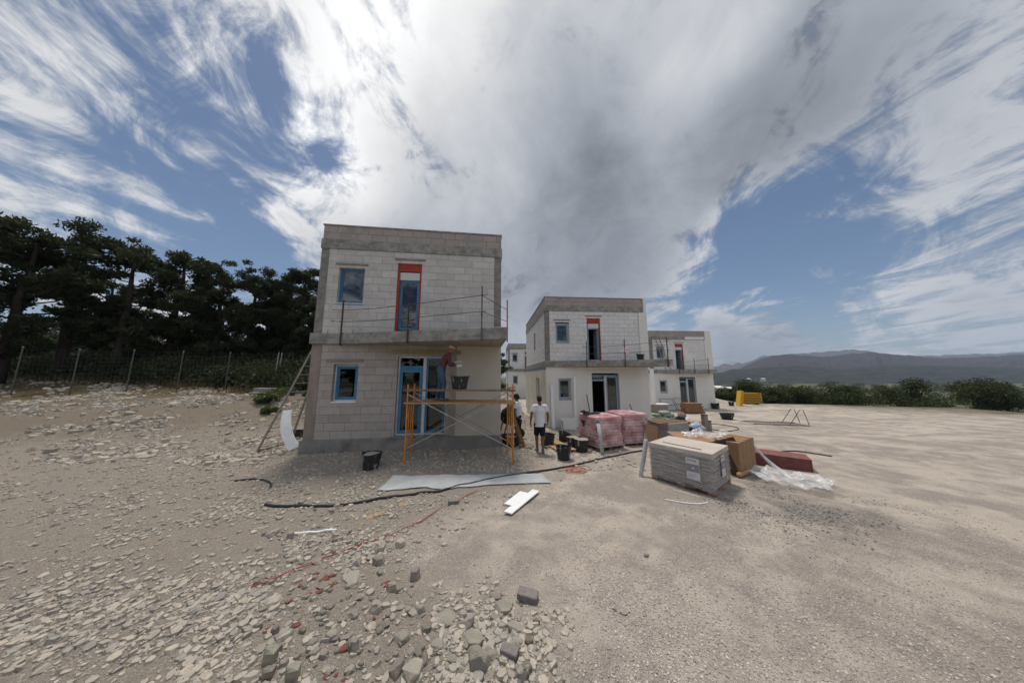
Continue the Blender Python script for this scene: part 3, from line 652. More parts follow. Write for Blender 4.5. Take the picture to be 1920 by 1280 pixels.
        if kind == 'far':
            w = frame_mesh(2.74, 3.455, .53, 2.60, .13, .07, .09).build('door_leaf', M['grey_frame'], p); MB().box(2.815, 3.38, .16, .175, .605, 2.525).build('pane', M['glass'], w)
    if kind == 'raw':
        MB().box(4.62, HW+.012, -.014, .0, Z_PL+.003, Z_SB-.005).build('render_coat', M['render'], h)
        MB().box(4.42, 4.62, -.008, .0, Z_PL+.003, Z_SB-.005).build('glue_strip', material('fresh_glue_strip', (.33, .30, .27), .9, (.27, .22, .19), 5), h)
        MB().box(4.6, 5.85, -.105, -.077, .02, .40).build('plinth_board', M['plinth'], h)
    else:
        # insulation corner on the right edge of the upper floor
        MB().box(HW-.42 if kind == 'mid' else HW-.6, HW+.10, -.05, .24, Z_ST+.003, Z_RB-.003).build('insulation_corner', M['render_white'], h)
        MB().box(HW-.08 if kind == 'mid' else HW-.5, HW+.10, -.05, .24, Z_RB-.001, Z_TOP+.06).build('insulation_corner', M['render_white'], h)
    if kind == 'far':
        mb = MB()
        rr = random.Random(4); vs = [(3.45, 3.9), (3.45, 5.9), (3.75, 5.95), (3.85, 5.35), (4.35, 5.3), (4.6, 4.95), (4.65, 4.2), (4.5, 3.9)]
        mb.v = [(x, -.008, z) for x, z in vs]+[(x, -.0005, z) for x, z in vs]; n = len(vs); mb.f = [tuple(range(n))]+[(i, (i+1) % n, n+(i+1) % n, n+i) for i in range(n)]; mb.mi = [0]*len(mb.f)
        mb.build('render_patch', M['render_white'], h)
        mb = MB(); mb.box(3.6, 5.55, -.05, -.036, 6.75, 7.0); mb.build('render_patch', M['render_white'], h)
    # side insulation boards of the middle house
    if kind == 'mid':
        mb = MB()
        for k in range(14):
            y0 = .02+k*.62
            if 1.9 < y0+.31 < 3.0: mb.box(-.055-.004*(k % 2), -.001, y0, y0+.605, Z_PL-.3, 1.38); mb.box(-.055, -.001, y0, y0+.605, 2.78, Z_SB-.16)
            else: mb.box(-.055-.004*(k % 2), -.001, y0, y0+.605, Z_PL-.3, Z_SB-.16)
        mb.build('side_insulation', M['insul_side'], h)
        MB().box(-.012, 0, .1, HD-.2, Z_SB-.15, Z_SB).build('blue_membrane', M['grey_frame'], h)
    # guard rail posts clamped to the slab edge, with loose reinforcing bars as rails
    posts = {'raw': [.0, .455, .87], 'mid': [.27, .62, .985], 'far': [.35, .62, .86]}[kind if kind in ('raw', 'mid', 'far') else 'far']
    zt = {'raw': (4.85, 4.85, 4.98)}.get(kind, (4.85, 4.88, 4.88))
    for i, (t, z) in enumerate(zip(posts, zt)):
        e = (balcony_edge if kind != 'far' else balcony_edge_far)(t)
        if kind == 'raw' and i == 0: e = Vector((.92, -.15, 0))
        mb = MB(); mb.box(e.x-.02, e.x+.02, e.y-.045, e.y-.012, Z_SB-.03, z); mb.box(e.x-.02, e.x+.02, e.y-.04, e.y+.08, Z_SB-.04, Z_SB-.012); mb.box(e.x-.018, e.x+.018, e.y-.03, e.y+.25, Z_ST+.002, Z_ST+.022)
        for zz in (Z_ST+.38, Z_ST+.95): mb.box(e.x-.04, e.x+.04, e.y-.075, e.y-.046, zz-.01, zz+.01)
        mb.build('guard_post', M['rust'] if not (kind == 'raw' and i == 2) else M['steel'], h)
    if kind == 'raw':
        mb = MB(); mb.box(6.20, 6.24, -1.3, -1.26, Z_SB, 4.72); mb.box(6.1, 6.2, -1.3, -1.26, 3.78, 3.8); mb.build('guard_post', M['orange_steel'], h)
    e0, e1, e2 = [(balcony_edge if kind != 'far' else balcony_edge_far)(t) for t in (posts[0] if kind != 'raw' else .03, posts[1], posts[2])]
    sag = [(-.30, .02), (0, 0), (.25, -.02), (.55, .0), (.8, .03), (1.0, .04), (1.03, .04)]
    for zz, rise in ((4.50, .16), (4.12, .06)):
        mb = MB(); pts = []
        for t, dz in sag:
            p = e0.lerp(e2, t) if t > 0 else Vector((e0.x+t*1.0, e0.y-.02+.0*t, 0))
            pts.append((p.x, p.y-.055, zz+dz+rise*max(0, t)**1.5))
        mb.tube(pts, .011, 5); mb.build('guard_rail', M['steel'], h)
        mb = MB(); mb.tube([(e2.x-.02, e2.y-.06, zz+.05+rise), (6.22, -1.15, zz-.05), (6.30, -.75, zz-.22 if kind == 'raw' else zz)], .010, 5)
        if kind == 'raw': mb.build('guard_rail', M['steel'], h)
    # stubs of reinforcement left on the slab
    for x in (.45, 1.25, 4.7, 5.5): MB().tube([(x, -.05-(max(x-.75, 0))*.14, Z_ST-.01), (x+.02, -.07-(max(x-.75, 0))*.14, Z_ST+.13)], .008, 5).build('rebar_stub', M['rust'], h)
    return h
house_a = make_house('block_house', (-6.475, 8.418, -.02), math.atan2(.733, 6.08), 'bare grey block house nearest the camera, with orange scaffold at its door', 'raw')
house_b = make_house('block_house', (1.95, 15.09, -.52), R(4.2), 'middle house with white lower walls and raw block upper floor, behind the pink sacks', 'mid')
house_c = make_house('block_house', (13.55, 25.5, -.77), R(2.6), 'far house on the right, partly rendered upper wall, beside the soil heap', 'far')
house_d = make_house('block_house', (-.57, 39.4, -.30), R(3.5), 'small distant block house in the gap between the two nearest houses', 'far')
house_e = make_house('block_house', (1.5, -15.5, -.1), R(187), 'block house on the camera side of the yard, seen only mirrored in the upper windows', 'mid')

# ------------------------------------------------------------------ trees and undergrowth
def leaf_cloud(centres, radii, n, size, flat=1.0, seed=1, elong=2.2, updir=.0):
    g = np.random.default_rng(seed); c = np.asarray(centres, float); r = np.asarray(radii, float)
    w = r**2; w = w/w.sum(); k = g.choice(len(c), n, p=w)
    d = g.normal(size=(n, 3)); d /= np.linalg.norm(d, axis=1)[:, None]
    rad = r[k]*(.25+1.05*g.random(n)**.75); p = c[k]+d*rad[:, None]*np.array([1, 1, flat])
    a = g.normal(size=(n, 3))+d*.9; a[:, 2] += updir; a /= np.linalg.norm(a, axis=1)[:, None]
    b = np.cross(a, g.normal(size=(n, 3))); b /= np.linalg.norm(b, axis=1)[:, None]
    s = size*(.6+.8*g.random(n))[:, None]
    V = np.stack([p-a*s*elong*.5, p+b*s*.5, p+a*s*elong*.5, p-b*s*.5], 1).reshape(-1, 3)
    return V
def leaf_obj(name, V, mat, parent=None):
    me = np_mesh(name, V, 4, np.arange(len(V)), mat); return np_obj(name, me, parent)
def make_pine(loc, h, w, label, seed, mat=None, n=9000, low=.35, lean=0.0, cat='pine tree', name='pine_tree', group='pines on the bank', leafsize=.10):
    rr = random.Random(seed); t = empty(name, loc, 0, label, cat, group)
    mb = MB(); pts = []; N = 7
    for i in range(N+1):
        f = i/N; pts.append((lean*h*f*f+rr.uniform(-.12, .12)*f, rr.uniform(-.12, .12)*f, h*.93*f-.2))
    r0 = .035*h**.9; mb.tube(pts, [r0*(1-.85*i/N)+.015 for i in range(N+1)], 9)
    cs = []; rs = []
    def at(f):
        k = min(int(f*N), N-1); return Vector(pts[k]).lerp(Vector(pts[k+1]), f*N-k)
    nl = int(16+h)
    for i in range(nl):
        f = low+(1-low)*(i+.5)/nl; b = at(f*.97); az = rr.uniform(0, 6.283); prof = math.sin(math.pi*min(1, (1-f)*.8+.22))**.8
        L = w*.5*prof*rr.uniform(.55, 1.15); up = rr.uniform(.1, .55)
        e = b+Vector((math.cos(az)*L, math.sin(az)*L, L*up)); mid = b.lerp(e, .5)+Vector((0, 0, -.06*L))
        mb.tube([b, mid, e], [r0*.32*(1-f*.6), r0*.2*(1-f*.5), .012], 5)
        for j in range(6):
            q = b.lerp(e, .5+.105*j)+Vector((rr.uniform(-.5, .5), rr.uniform(-.5, .5), rr.uniform(-.15, .4)))*min(1, h/7)
            cs.append(q); rs.append(rr.uniform(.15, .42)*(h/8)**.6)
    cs.append(at(1)); rs.append(.45*(h/8)**.6)
    mb.build('trunk', M['bark'], t, smooth=True)
    V = leaf_cloud([tuple(c) for c in cs], rs, int(n*1.6), leafsize*.66, .7, seed, 3.0, .5)
    leaf_obj('crown', V, mat or M['needles'], t)
    return t
def make_bush(loc, w, h, label, seed, mat, n=2500, cat='shrub', name='shrub', group=None, leafsize=.09):
    rr = random.Random(seed); t = empty(name, loc, 0, label, cat, group)
    mb = MB(); cs = []; rs = []
    for i in range(26):
        az = rr.uniform(0, 6.28); L = rr.uniform(.05, .5)*w; z = rr.uniform(.12, .92)*h*(1-.35*(2*L/w)**2)
        e = Vector((math.cos(az)*L, math.sin(az)*L, z)); mb.tube([(0, 0, -.15), (e.x*.4, e.y*.4, z*.55), e], [.03*h/2, .02*h/2, .008], 5)
        cs.append(e); rs.append(rr.uniform(.07, .2)*w)
    mb.build('stem', M['bark'], t); leaf_obj('foliage', leaf_cloud(cs, rs, n, leafsize, .8, seed, 1.8, .3), mat, t)
    return t
pines = [ # u, v of the top, distance y, crown width, label
 (577, 497, 21.5, 4.4, 'tallest dark pine, its crown touching the left edge of the nearest house'),
 (551, 524, 24, 3.6, 'pine left of the tallest one, its crown gapped against the sky'),
 (528, 541, 22, 3.8, 'shorter rounded pine between the tallest pine and the pine at the photo edge'),
 (484, 508, 20, 4.6, 'dark pine cut by the left edge of the photo'),
 (596, 560, 20.5, 3.2, 'low pine growing hard behind the corner of the nearest house'),
 (508, 560, 25, 4.0, 'low dense pine behind the wire fence')]
for i, (u, v, y, w, lab) in enumerate(pines):
    top = atY(u, v, y); z = Tf(top.x, y); make_pine((top.x, y, z), top.z-z, w, lab, 40+i, low=.22, n=15000)
ext = [(425, 500, 19, 5), (350, 470, 18, 5), (262, 455, 16.5, 5), (170, 430, 15.5, 5.5), (70, 415, 14, 5.5), (-30, 380, 13, 5.5), (390, 545, 23, 5), (220, 520, 21, 5)]
words = ['spreading', 'broad', 'tall', 'thick', 'leaning', 'big', 'slender', 'stocky']
for i, (u, v, y, w) in enumerate(ext):
    top = atY(u, v, y); z = Tf(top.x, y); make_pine((top.x, y, z), top.z-z, w, words[i]+' pine on the bank further along the fence to the left', 60+i, low=.2, n=9000, lean=.04 if i == 4 else 0, leafsize=.12)
for i, (x, y) in enumerate([(-9, -20), (-13, -17), (-17, -22), (-6, -24), (9, -21), (13, -24)]):
    dup(bpy.data.objects['pine_tree'], (x, y, Tf(x, y)), i*1.1, ['first', 'second', 'third', 'fourth', 'fifth', 'sixth'][i]+' pine behind the camera, seen only mirrored in window panes', 'pines behind the camera')
# pine seen in the gap right of the nearest house
top = atY(943, 655, 34); z = Tf(top.x-.9, 34); make_pine((top.x-.9, 34, z), top.z-z+.1, 3.6, 'dark pine in the gap between the nearest house and the small distant one', 77, low=.12, n=9000, group=None)
# bushes below the pines
g = random.Random(5)
def undergrowth():
    cs = []; rs = []
    for i in range(620):
        u = g.uniform(-60, 620); y = 15.9+14*g.random()**1.3; x = atY(u, 700, y).x
        cs.append((x, y, Tf(x, y)+g.uniform(.1, 2.6)*(.3+.7*(y-16)/8))); rs.append(g.uniform(.5, 1.1))
    o = leaf_obj('undergrowth', leaf_cloud(cs, rs, 170000, .10, .8, 9, 1.8, .3), M['needles'])
    tag(o, 'dark tangled undergrowth below the pines', 'undergrowth', kind='stuff')
    V = []; 
    gg = np.random.default_rng(3); n = 12000; U = gg.uniform(-100, 610, n); Y = gg.uniform(14.8, 20, n); X = (U-960)/FPX*Y/1.02
    keep = X < -7.8; X = X[keep]; Y = Y[keep]; keep = fbm(X*.7, Y*.7, 3, 4) > -.08; X = X[keep]; Y = Y[keep]; Z = T(X, Y); n = len(X)
    hh = gg.uniform(.15, .5, n); a = gg.uniform(0, 6.28, n); dx = np.cos(a)*.018; dy = np.sin(a)*.018; lx = gg.normal(0, .09, n); ly = gg.normal(0, .09, n)
    V = np.stack([np.stack([X-dx, Y-dy, Z], -1), np.stack([X+dx, Y+dy, Z], -1), np.stack([X+lx+dx*.3, Y+ly, Z+hh], -1), np.stack([X+lx-dx*.3, Y+ly, Z+hh], -1)], 1).reshape(-1, 3)
    tag(leaf_obj('dry_grass', V, M['drygrass']), 'dry brown grass on top of the bank', 'grass', kind='stuff')
undergrowth()
sh = [(500, 760, 'small dark green weed clump on the rubble bank below the block wall', 1.0, .45, 'weed', 13.0), (532, 742, 'green weeds in front of the long pale kerb block', 1.3, .35, 'weed', 14.7), (548, 655, 'sunlit green bush behind the wire fence', 2.6, 1.7, 'needles2', 18.0), (566, 700, 'yellowish dry bush beside the ladder', .9, .8, 'drygrass', 16.6), (583, 735, 'low weed tuft behind the ladder foot', .7, .3, 'weed', 14.8), (488, 700, 'dark bush behind the left end of the fence posts', 2.4, 1.5, 'shrub', 17.0), (520, 705, 'dark bush right behind the two leaning fence posts', 2.2, 1.3, 'shrub', 17.6), (593, 700, 'green bush pressed behind the house corner', 1.8, 1.5, 'shrub', 17.2), (505, 775, 'low green tuft on the slope below the kerb blocks', .6, .22, 'weed', 12.2)]
for i, (u, v, lab, w, h, mt, y) in enumerate(sh):
    p = atY(u, v, y); make_bush((p.x, y, Tf(p.x, y)), w, h, lab, 90+i, M[mt], 1800, leafsize=.06)
# right hand bushes behind the yellow boards, and on the valley edge
rb = [(1400, 712, 40, 5.5, 3.6, 'large rounded green bush right behind the yellow boards'), (1436, 722, 41, 5, 3.2, 'bush right of the yellow boards at the photo edge'), (1362, 729, 46, 5.0, 2.4, 'dark bush left of the yellow boards'), (1345, 735, 52, 4.6, 2.2, 'small dark bush next to the far house wall'), (1380, 722, 44, 3.6, 2.8, 'bush between the dark bush and the large rounded bush'), (1490, 716, 42, 6, 4, 'wide bush beyond the right yard edge'), (1580, 712, 40, 6, 4.2, 'shaggy bush beyond the right yard edge'), (1700, 715, 38, 6, 4, 'dense bush beyond the right yard edge'), (1840, 705, 36, 6, 4.6, 'rounded bush at the far right of the yard')]
for i, (u, v, y, w, h, lab) in enumerate(rb):
    p = atY(u, v, y); z = Tf(p.x, y); hh = max(p.z-z, 1.2); make_bush((p.x, y, z), w, hh, lab, 120+i, M['shrub'] if i % 3 else M['needles2'], 9000, leafsize=.12, group='bushes at the valley edge')
def valley_scrub():
    gg = random.Random(8); cs = []; rs = []
    for i in range(900):
        y = 60*math.exp(gg.uniform(0, 2.1)); x = y*gg.uniform(.6, 2.2); z = Tf(x, y); s = gg.uniform(.9, 2.6)*(.7+y/300)
        cs.append((x, y, z+s*.5)); rs.append(s)
    tag(leaf_obj('valley_scrub', leaf_cloud(cs, rs, 60000, .75, .6, 19, 1.3, .2), M['shrub']), 'scattered scrub and trees covering the valley floor', 'scrub', kind='stuff')
valley_scrub()
def far_house(u, v, y, w, d, h, label):
    p = atY(u, v, y); z = Tf(p.x, y)
    b = empty('valley_house', (p.x, y, p.z-h*.6), R(12), label, 'house', 'houses down in the valley')
    MB().box(-w/2, w/2, 0, d, -2.5, h).build('wall', M['render'], b)
    mb = MB(); mb.add([(-w/2-.3, -.3, h), (w/2+.3, -.3, h), (w/2+.3, d+.3, h), (-w/2-.3, d+.3, h), (-w/2, d/2, h+1.3), (w/2, d/2, h+1.3)], [(0, 1, 5, 4), (2, 3, 4, 5), (0, 4, 3), (1, 2, 5), (0, 3, 2, 1)]); mb.build('roof', M['render_white'], b)
    for k in (-.3, .1, .35): MB().box(w*k-.5, w*k+.5, -.05, .02, h*.4, h*.75).build('window', M['dark'], b)
far_house(1352, 729.5, 170, 6, 5, 2.2, 'white house with a pointed roof down in the valley, nearest to the far block house')
far_house(1372, 731, 165, 4.5, 4, 1.8, 'low white building in the valley just left of the yellow boards')
far_house(1406, 711.5, 520, 7, 5, 3, 'tiny white house above the green bush on the far valley floor')
far_house(1433, 711, 540, 8, 5, 3, 'tiny white house at the right photo edge on the far valley floor')

# ------------------------------------------------------------------ fence, kerb blocks on the bank
def fence_post(u, v, y, hgt, lean, lab):
    p = atY(u, v, y); z = Tf(p.x, y); b = empty('fence_post', (p.x, y, z), 0, lab, 'fence post', 'posts of the wire fence')
    mb = MB(); mb.tube([(0, 0, -.2), (lean, 0, hgt)], .026, 8); mb.build('post', M['steel' if hgt < 2.21 and lean < .05 else 'galv'], b)
    mb = MB(); mb.ball((lean, 0, hgt+.01), (.035, .035, .02), 8, 4); mb.build('post_cap', M['galv'], b)
    return p.x, z
fp = [fence_post(510, 740, 16.2, 2.25, .12, 'left one of the two leaning grey fence posts behind the ladder'), fence_post(517, 738, 16.9, 2.2, .10, 'right one of the two leaning grey fence posts behind the ladder')]
for i, (u, y) in enumerate([(420, 15.2), (330, 14.4), (235, 13.6), (130, 12.8), (20, 12.0)]):
    p = atY(u, 740, y); fence_post(u, 740, y, 2.2, .03, ['first', 'second', 'third', 'fourth', 'fifth'][i]+' fence post to the left of the leaning pair')
mb = MB()
line = [(atY(u, 740, y).x, y) for u, y in [(20, 12.0), (130, 12.8), (235, 13.6), (330, 14.4), (420, 15.2), (510, 16.2), (600, 17.6), (690, 19.4)]]
for k in range(11):
    mb.tube([(x, y, Tf(x, y)+.25+k*.19) for x, y in line], .0022, 3)
for (xa, ya), (xb, yb) in zip(line, line[1:]):
    for j in range(1, 12):
        t = j/12; x = xa+(xb-xa)*t; y = ya+(yb-ya)*t; z = Tf(x, y); mb.tube([(x, y, z+.25), (x, y, z+2.15)], .002, 3)
tag(mb.build('wire_fence', M['steel']), 'thin wire mesh fence strung along the top of the bank', 'fence')
def kerb(u, v, y, w, h, d, rz, lab):
    p = atY(u, v, y); o = MB().box(-w/2, w/2, -d/2, d/2, 0, h).build('concrete_block', M['plinth'], None, bevel=.015, loc=(p.x, y, Tf(p.x, y)-.03), rot=(0, R(1.5), rz)); tag(o, lab, 'concrete block', 'loose concrete blocks on the bank')
kerb(497, 742, 15.0, .95, .34, .5, R(4), 'thick grey concrete block at the foot of the fence posts')
kerb(489, 752, 14.5, 1.1, .16, .4, R(-3), 'flat slab lying in front of the thick block')
kerb(545, 744, 15.2, 1.9, .22, .3, R(5), 'long pale kerb block lying behind the ladder')
kerb(585, 742, 15.6, 1.1, .24, .35, R(-6), 'short kerb block hard behind the house corner')

# ------------------------------------------------------------------ ladders
def ladder(name, foot, top, wid0, wid1, across, n, mat, label, thick=.03):
    f = Vector(foot); t = Vector(top); ac = Vector(across).normalized(); b = empty(name, f, 0, label, 'ladder'); d = t-f
    for s in (-1, 1):
        mb = MB(); mb.beam(ac*s*wid0/2, d+ac*s*wid1/2, thick, thick*2.1, up=d.cross(ac)); mb.build('rail', mat, b)
    for i in range(n):
        q = (i+.5)/n; w = wid0+(wid1-wid0)*q; p = d*q; mb = MB(); mb.tube([p-ac*w/2, p+ac*w/2], .014, 6); mb.build('rung', mat, b)
    return b
f = pix(494, 847)
lb = ladder('wooden_ladder', (-7.88, 9.05, Tf(-7.88, 9.05)), (-6.56, 8.85, 3.40), 1.05, .34, (.16, 1, 0), 12, M['ladder'], 'long tapering ladder leaning on the left corner of the nearest house', .030)
MB().beam((-.08, -.58, .03), (.10, .60, .05), .07, .05).build('foot_bar', M['wood_old'], lb)
# the curved white board leaning on the ladder
def curved_board():
    # left and right edges of the bowed sheet, from its top to its foot
    Lp = [(531, 769, 8.62), (527, 785, 8.50), (525.5, 801, 8.42), (528.5, 820, 8.36), (541, 845, 8.33)]; Rp = [(547, 768, 8.70), (545.3, 785, 8.60), (546, 801, 8.52), (551, 818, 8.48), (561, 836, 8.45)]
    def curve(P, t):
        P = [atY(*q) for q in P]; n = len(P)-1; i = min(int(t*n), n-1); f = t*n-i; p0, p1, p2, p3 = P[max(i-1, 0)], P[i], P[i+1], P[min(i+2, n)]
        return .5*((2*p1)+(-p0+p2)*f+(2*p0-5*p1+4*p2-p3)*f*f+(-p0+3*p1-3*p2+p3)*f**3)
    mb = MB(); n = 24; vs = []
    for i in range(n+1):
        for p in (curve(Lp, i/n), curve(Rp, i/n)):
            for th in (0, .022): vs.append(p+Vector((0, th, 0)))
    fs = []
    for i in range(n):
        k = i*4; m = k+4
        fs += [(k, k+2, m+2, m), (k+1, m+1, m+3, k+3), (k, m, m+1, k+1), (k+2, k+3, m+3, m+2)]
    fs += [(0, 1, 3, 2), (n*4, n*4+2, n*4+3, n*4+1)]
    tag(mb.add(vs, fs).build('insulation_board', M['eps'], None), 'bowed white insulation board leaning against the ladder', 'insulation board')
curved_board()

# ------------------------------------------------------------------ buckets
def bucket_proto(loc, label, r0=.17, r1=.215, h=.36, fill=None, handles=True, group='black builder buckets', rot=(0, 0, 0), seed=0):
    b = empty('mortar_bucket', loc, 0, label, 'bucket', group); b.rotation_euler = rot; seg = 26
    mb = MB(); prof = [(r0*.97, 0), (r0, .01), (r0+(r1-r0)*.5, h*.5), (r1, h), (r1+.014, h+.004), (r1+.014, h-.018), (r1-.008, h-.02), (r0-.008, .02)]
    prof = [(r0*.97, 0), (r0+(r1-r0)*.06, .012), (r0+(r1-r0)*.5, h*.5), (r1, h-.02), (r1+.013, h-.018), (r1+.013, h), (r1-.006, h), (r0+(r1-r0)*.5-.008, h*.5), (r0-.008, .02)]
    vs = []; fs = []
    for (r, z) in prof:
        for k in range(seg):
            t = 2*math.pi*k/seg; wob = 1+.015*math.sin(2*t+seed); vs.append((r*math.cos(t)*wob, r*math.sin(t)/wob, z+(.012*math.sin(2*t+1+seed) if z > h*.9 else 0)))
    for i in range(len(prof)-1):
        for k in range(seg): fs.append((i*seg+k, i*seg+(k+1) % seg, (i+1)*seg+(k+1) % seg, (i+1)*seg+k))
    fs.append(tuple(range(seg))[::-1]); fs.append(tuple((len(prof)-1)*seg+k for k in range(seg)))
    mb.add(vs, fs); mb.build('shell', M['black_plastic'], b, smooth=False)
    if fill:
        mb = MB(); rf = r0+(r1-r0)*fill-.006; vs = [(0, 0, h*fill+.03)]; n = 20
        for q, zz in ((.55, .02), (1, 0)):
            for k in range(n): t = 2*math.pi*k/n; vs.append((rf*q*math.cos(t), rf*q*math.sin(t), h*fill+zz+.01*math.sin(3*t+seed)))
        fs = [(0, 1+k, 1+(k+1) % n) for k in range(n)]+[(1+k, 1+n+k, 1+n+(k+1) % n, 1+(k+1) % n) for k in range(n)]
        mb.add(vs, fs); mb.build('mortar', M['mortar'], b, smooth=True)
    if handles:
        for s in (-1, 1):
            mb = MB(); mb.tube([(s*(r1+.004), -.05, h-.015), (s*(r1+.016), -.045, h+.012), (s*(r1+.018), 0, h+.024), (s*(r1+.016), .045, h+.012), (s*(r1+.004), .05, h-.015)], .009, 7); mb.build('handle', M['black_plastic'], b, smooth=True)
    return b
def ground_at(x, y): return Vector((x, y, Tf(x, y)-.008))
def bk(u, v, label, **k):
    p = pix(u, v); return bucket_proto((p.x, p.y+k.get('r0', .17)*.8, Tf(p.x, p.y)-.01), label, **k)
bk(690, 882, 'black bucket of dry mortar alone in front of the nearest house', r0=.185, r1=.225, h=.40, fill=.93, seed=1)
b = bk(556, 822, 'black bucket half hidden behind the bowed white board', r0=.14, r1=.2, h=.30)
bk(1059, 863, 'mortar splashed black bucket nearest the camera, beside the plywood sheet', r0=.17, r1=.215, h=.37, seed=2)
bk(1029, 835, 'black bucket standing right beside the walking man', r0=.19, r1=.235, h=.36, seed=3)
bk(1057, 829, 'tilted black bucket at the foot of the white house wall, left of the filled ones', r0=.16, r1=.22, h=.34, rot=(0, R(14), 0), seed=4)
bk(1077, 841, 'black bucket heaped with mortar, behind the one holding the trowel', r0=.18, r1=.225, h=.36, fill=.96, seed=5)
bk(1093, 848, 'filled black bucket next to the pink sacks with a trowel on its side', r0=.19, r1=.235, h=.39, fill=.98, seed=6)
bk(1369, 787, 'wide black tub alone on the yard between the far house and the barrier', r0=.30, r1=.42, h=.42, handles=True, seed=7)
bk(1345.5, 767, 'small black bucket at the right foot of the far house', r0=.30, r1=.33, h=.55, seed=8)
bk(1374, 761, 'small bucket in front of the yellow boards', r0=.2, r1=.26, h=.42, seed=9)
b2 = bucket_proto((1.95+5.2, 15.09-.55, Z_ST-.52), 'black bucket standing on the balcony of the middle house', r0=.16, r1=.2, h=.33, group=None)

# ------------------------------------------------------------------ scaffold
def scaffold():
    A = pix(757.8, 867); Bq = pix(962, 867); t = empty('scaffold', (A.x, A.y, 0), 0, 'orange painted tubular scaffold with two plank decks before the nearest house door', 'scaffold')
    Lx = Bq.x-A.x; dY = .95
    for nm, x in (('l', 0), ('r', Lx)):
        fr = None
        for i, (y, zt) in enumerate(((0, 2.13), (dY, 2.13))):
            z0 = Tf(A.x+x, A.y+y); x_ = x; x = x-.17*y/dY
            mb = MB(); mb.tube([(x, y, z0+.0), (x, y, .55)], .026, 9); mb.tube([(x, y, .5), (x, y, zt)], .0215, 9)
            mb.box(x-.06, x+.06, y-.06, y+.06, z0-.005, z0+.012)
            o = mb.build('standard', M['yellow_paint'], t, smooth=False)
            x = x_
        for z in (.42, 1.57, 1.92):
            mb = MB(); mb.tube([(x, 0, z), (x-.17, dY, z)], .019, 8); mb.build('ledger', M['yellow_paint'], t)
        for y in (.30, .62):
            mb = MB(); mb.tube([(x-.17*y/dY, y, .42), (x-.17*y/dY, y, 1.57)], .015, 7); mb.build('frame_bar', M['yellow_paint'], t)
        mb = MB(); mb.tube([(x, 0, 1.15), (x, .30, 1.57)], .012, 6); mb.build('frame_bar', M['yellow_paint'], t)
    for y in (0.0, dY):
        for (za, zb) in ((.40, 1.85), (1.85, .40)):
            mb = MB(); mb.tube([(0.02-.17*y/dY, y+.02 if za < zb else y-.02, za), (Lx-.02-.17*y/dY, y+.02 if za < zb else y-.02, zb)], .0145, 7); mb.build('cross_brace', M['galv'], t)
    for y0, w, z in ((-.04, .24, 1.94), (-.03, .30, 1.59), (.30, .30, 1.59), (.62, .30, 1.59)):
        MB().box(-.09, Lx+.07, y0, y0+w, z, z+.045).build('plank', M['plank'], t, bevel=.006)
    for z in (1.985,): MB().box(-.09, Lx+.05, -.047, -.041, z-.045, z).build('plank_edge', M['wood_old'], t)
    return t, A, Lx
scaf, SA, SLx = scaffold()
bt = bucket_proto((atY(862, 727, 7.68).x, 7.68, 1.987), 'black mortar tub on the upper scaffold plank beside the worker', r0=.20, r1=.255, h=.36, fill=.9, group=None, seed=2)
o = MB(); o.box(-.14, .14, -.06, .06, 0, .008); o.tube([(.1, 0, .01), (.13, 0, .05), (.3, 0, .055)], .014, 7)
tag(o.build('trowel', M['steel'], None, loc=(SA.x+2.72, SA.y+.08, 1.988), rot=(0, 0, R(12))), 'flat steel trowel lying on the right end of the scaffold plank', 'trowel')

# ------------------------------------------------------------------ pallets and loads
def pallet_parts(root, w, d, h=.13, mat=None):
    mat = mat or M['wood']
    for j in range(3):
        y = d*(j/2-.5)*.86
        MB().box(-w/2, w/2, y-.05, y+.05, 0, .02).build('bottom_board', mat, root)
        for i in range(3):
            x = w*(i/2-.5)*.88; MB().box(x-.07, x+.07, y-.05, y+.05, .021, h-.022).build('block', mat, root)
    for k in range(5):
        x = w*(k/4-.5)*.9; MB().box(x-.05, x+.05, -d/2, d/2, h-.0215, h).build('deck_board', mat, root)
def wrapped_boards(loc, rz, w, d, z0, h, label, n=13, film=True, lid=.10, group='film wrapped board pallets', seed=0, top=True, pallet=True):
    rr = random.Random(seed); b = empty('wrapped_pallet', loc, rz, label, 'pallet load', group)
    if pallet: pallet_parts(b, w, d, z0)
    hh = (h-lid)/n
    for i in range(n):
        e = rr.uniform(-.008, .008); z = z0+i*hh+.001
        taper = .0
        MB().box(-w/2+.01+e, w/2-.01+e, -d/2+.01-e, d/2-.01-e, z, z+hh*.80).build('board', M['boards'], b)
    if lid: MB().box(-w/2-.004, w/2+.004, -d/2-.004, d/2+.004, z0+h-lid, z0+h).build('top_board', M['boards_top'], b, bevel=.004)
    if film:
        mb = MB(); nx = 26; nz = 30; per = []
        for k in range(nx): per.append((-w/2+w*k/nx, -d/2))
        for k in range(nx): per.append((w/2, -d/2+d*k/nx))
        for k in range(nx): per.append((w/2-w*k/nx, d/2))
        for k in range(nx): per.append((-w/2, d/2-d*k/nx))
        n_ = len(per); vs = []
        for j in range(nz+1):
            z = z0*.55+(h-lid*.1+z0*.45)*j/nz
            for k, (x, y) in enumerate(per):
                a = .008+.006*math.sin(j*2.1+k*.11+seed)+.005*math.sin(j*5.3-k*.23)
                nl = math.hypot(x, y); vs.append((x*(1+a/nl*1.2), y*(1+a/nl*1.2), z+.012*math.sin(k*.37)))
        fs = [(j*n_+k, j*n_+(k+1) % n_, (j+1)*n_+(k+1) % n_, (j+1)*n_+k) for j in range(nz) for k in range(n_)]
        mb.add(vs, fs); mb.build('stretch_film', M['film'], b, smooth=True)
    return b
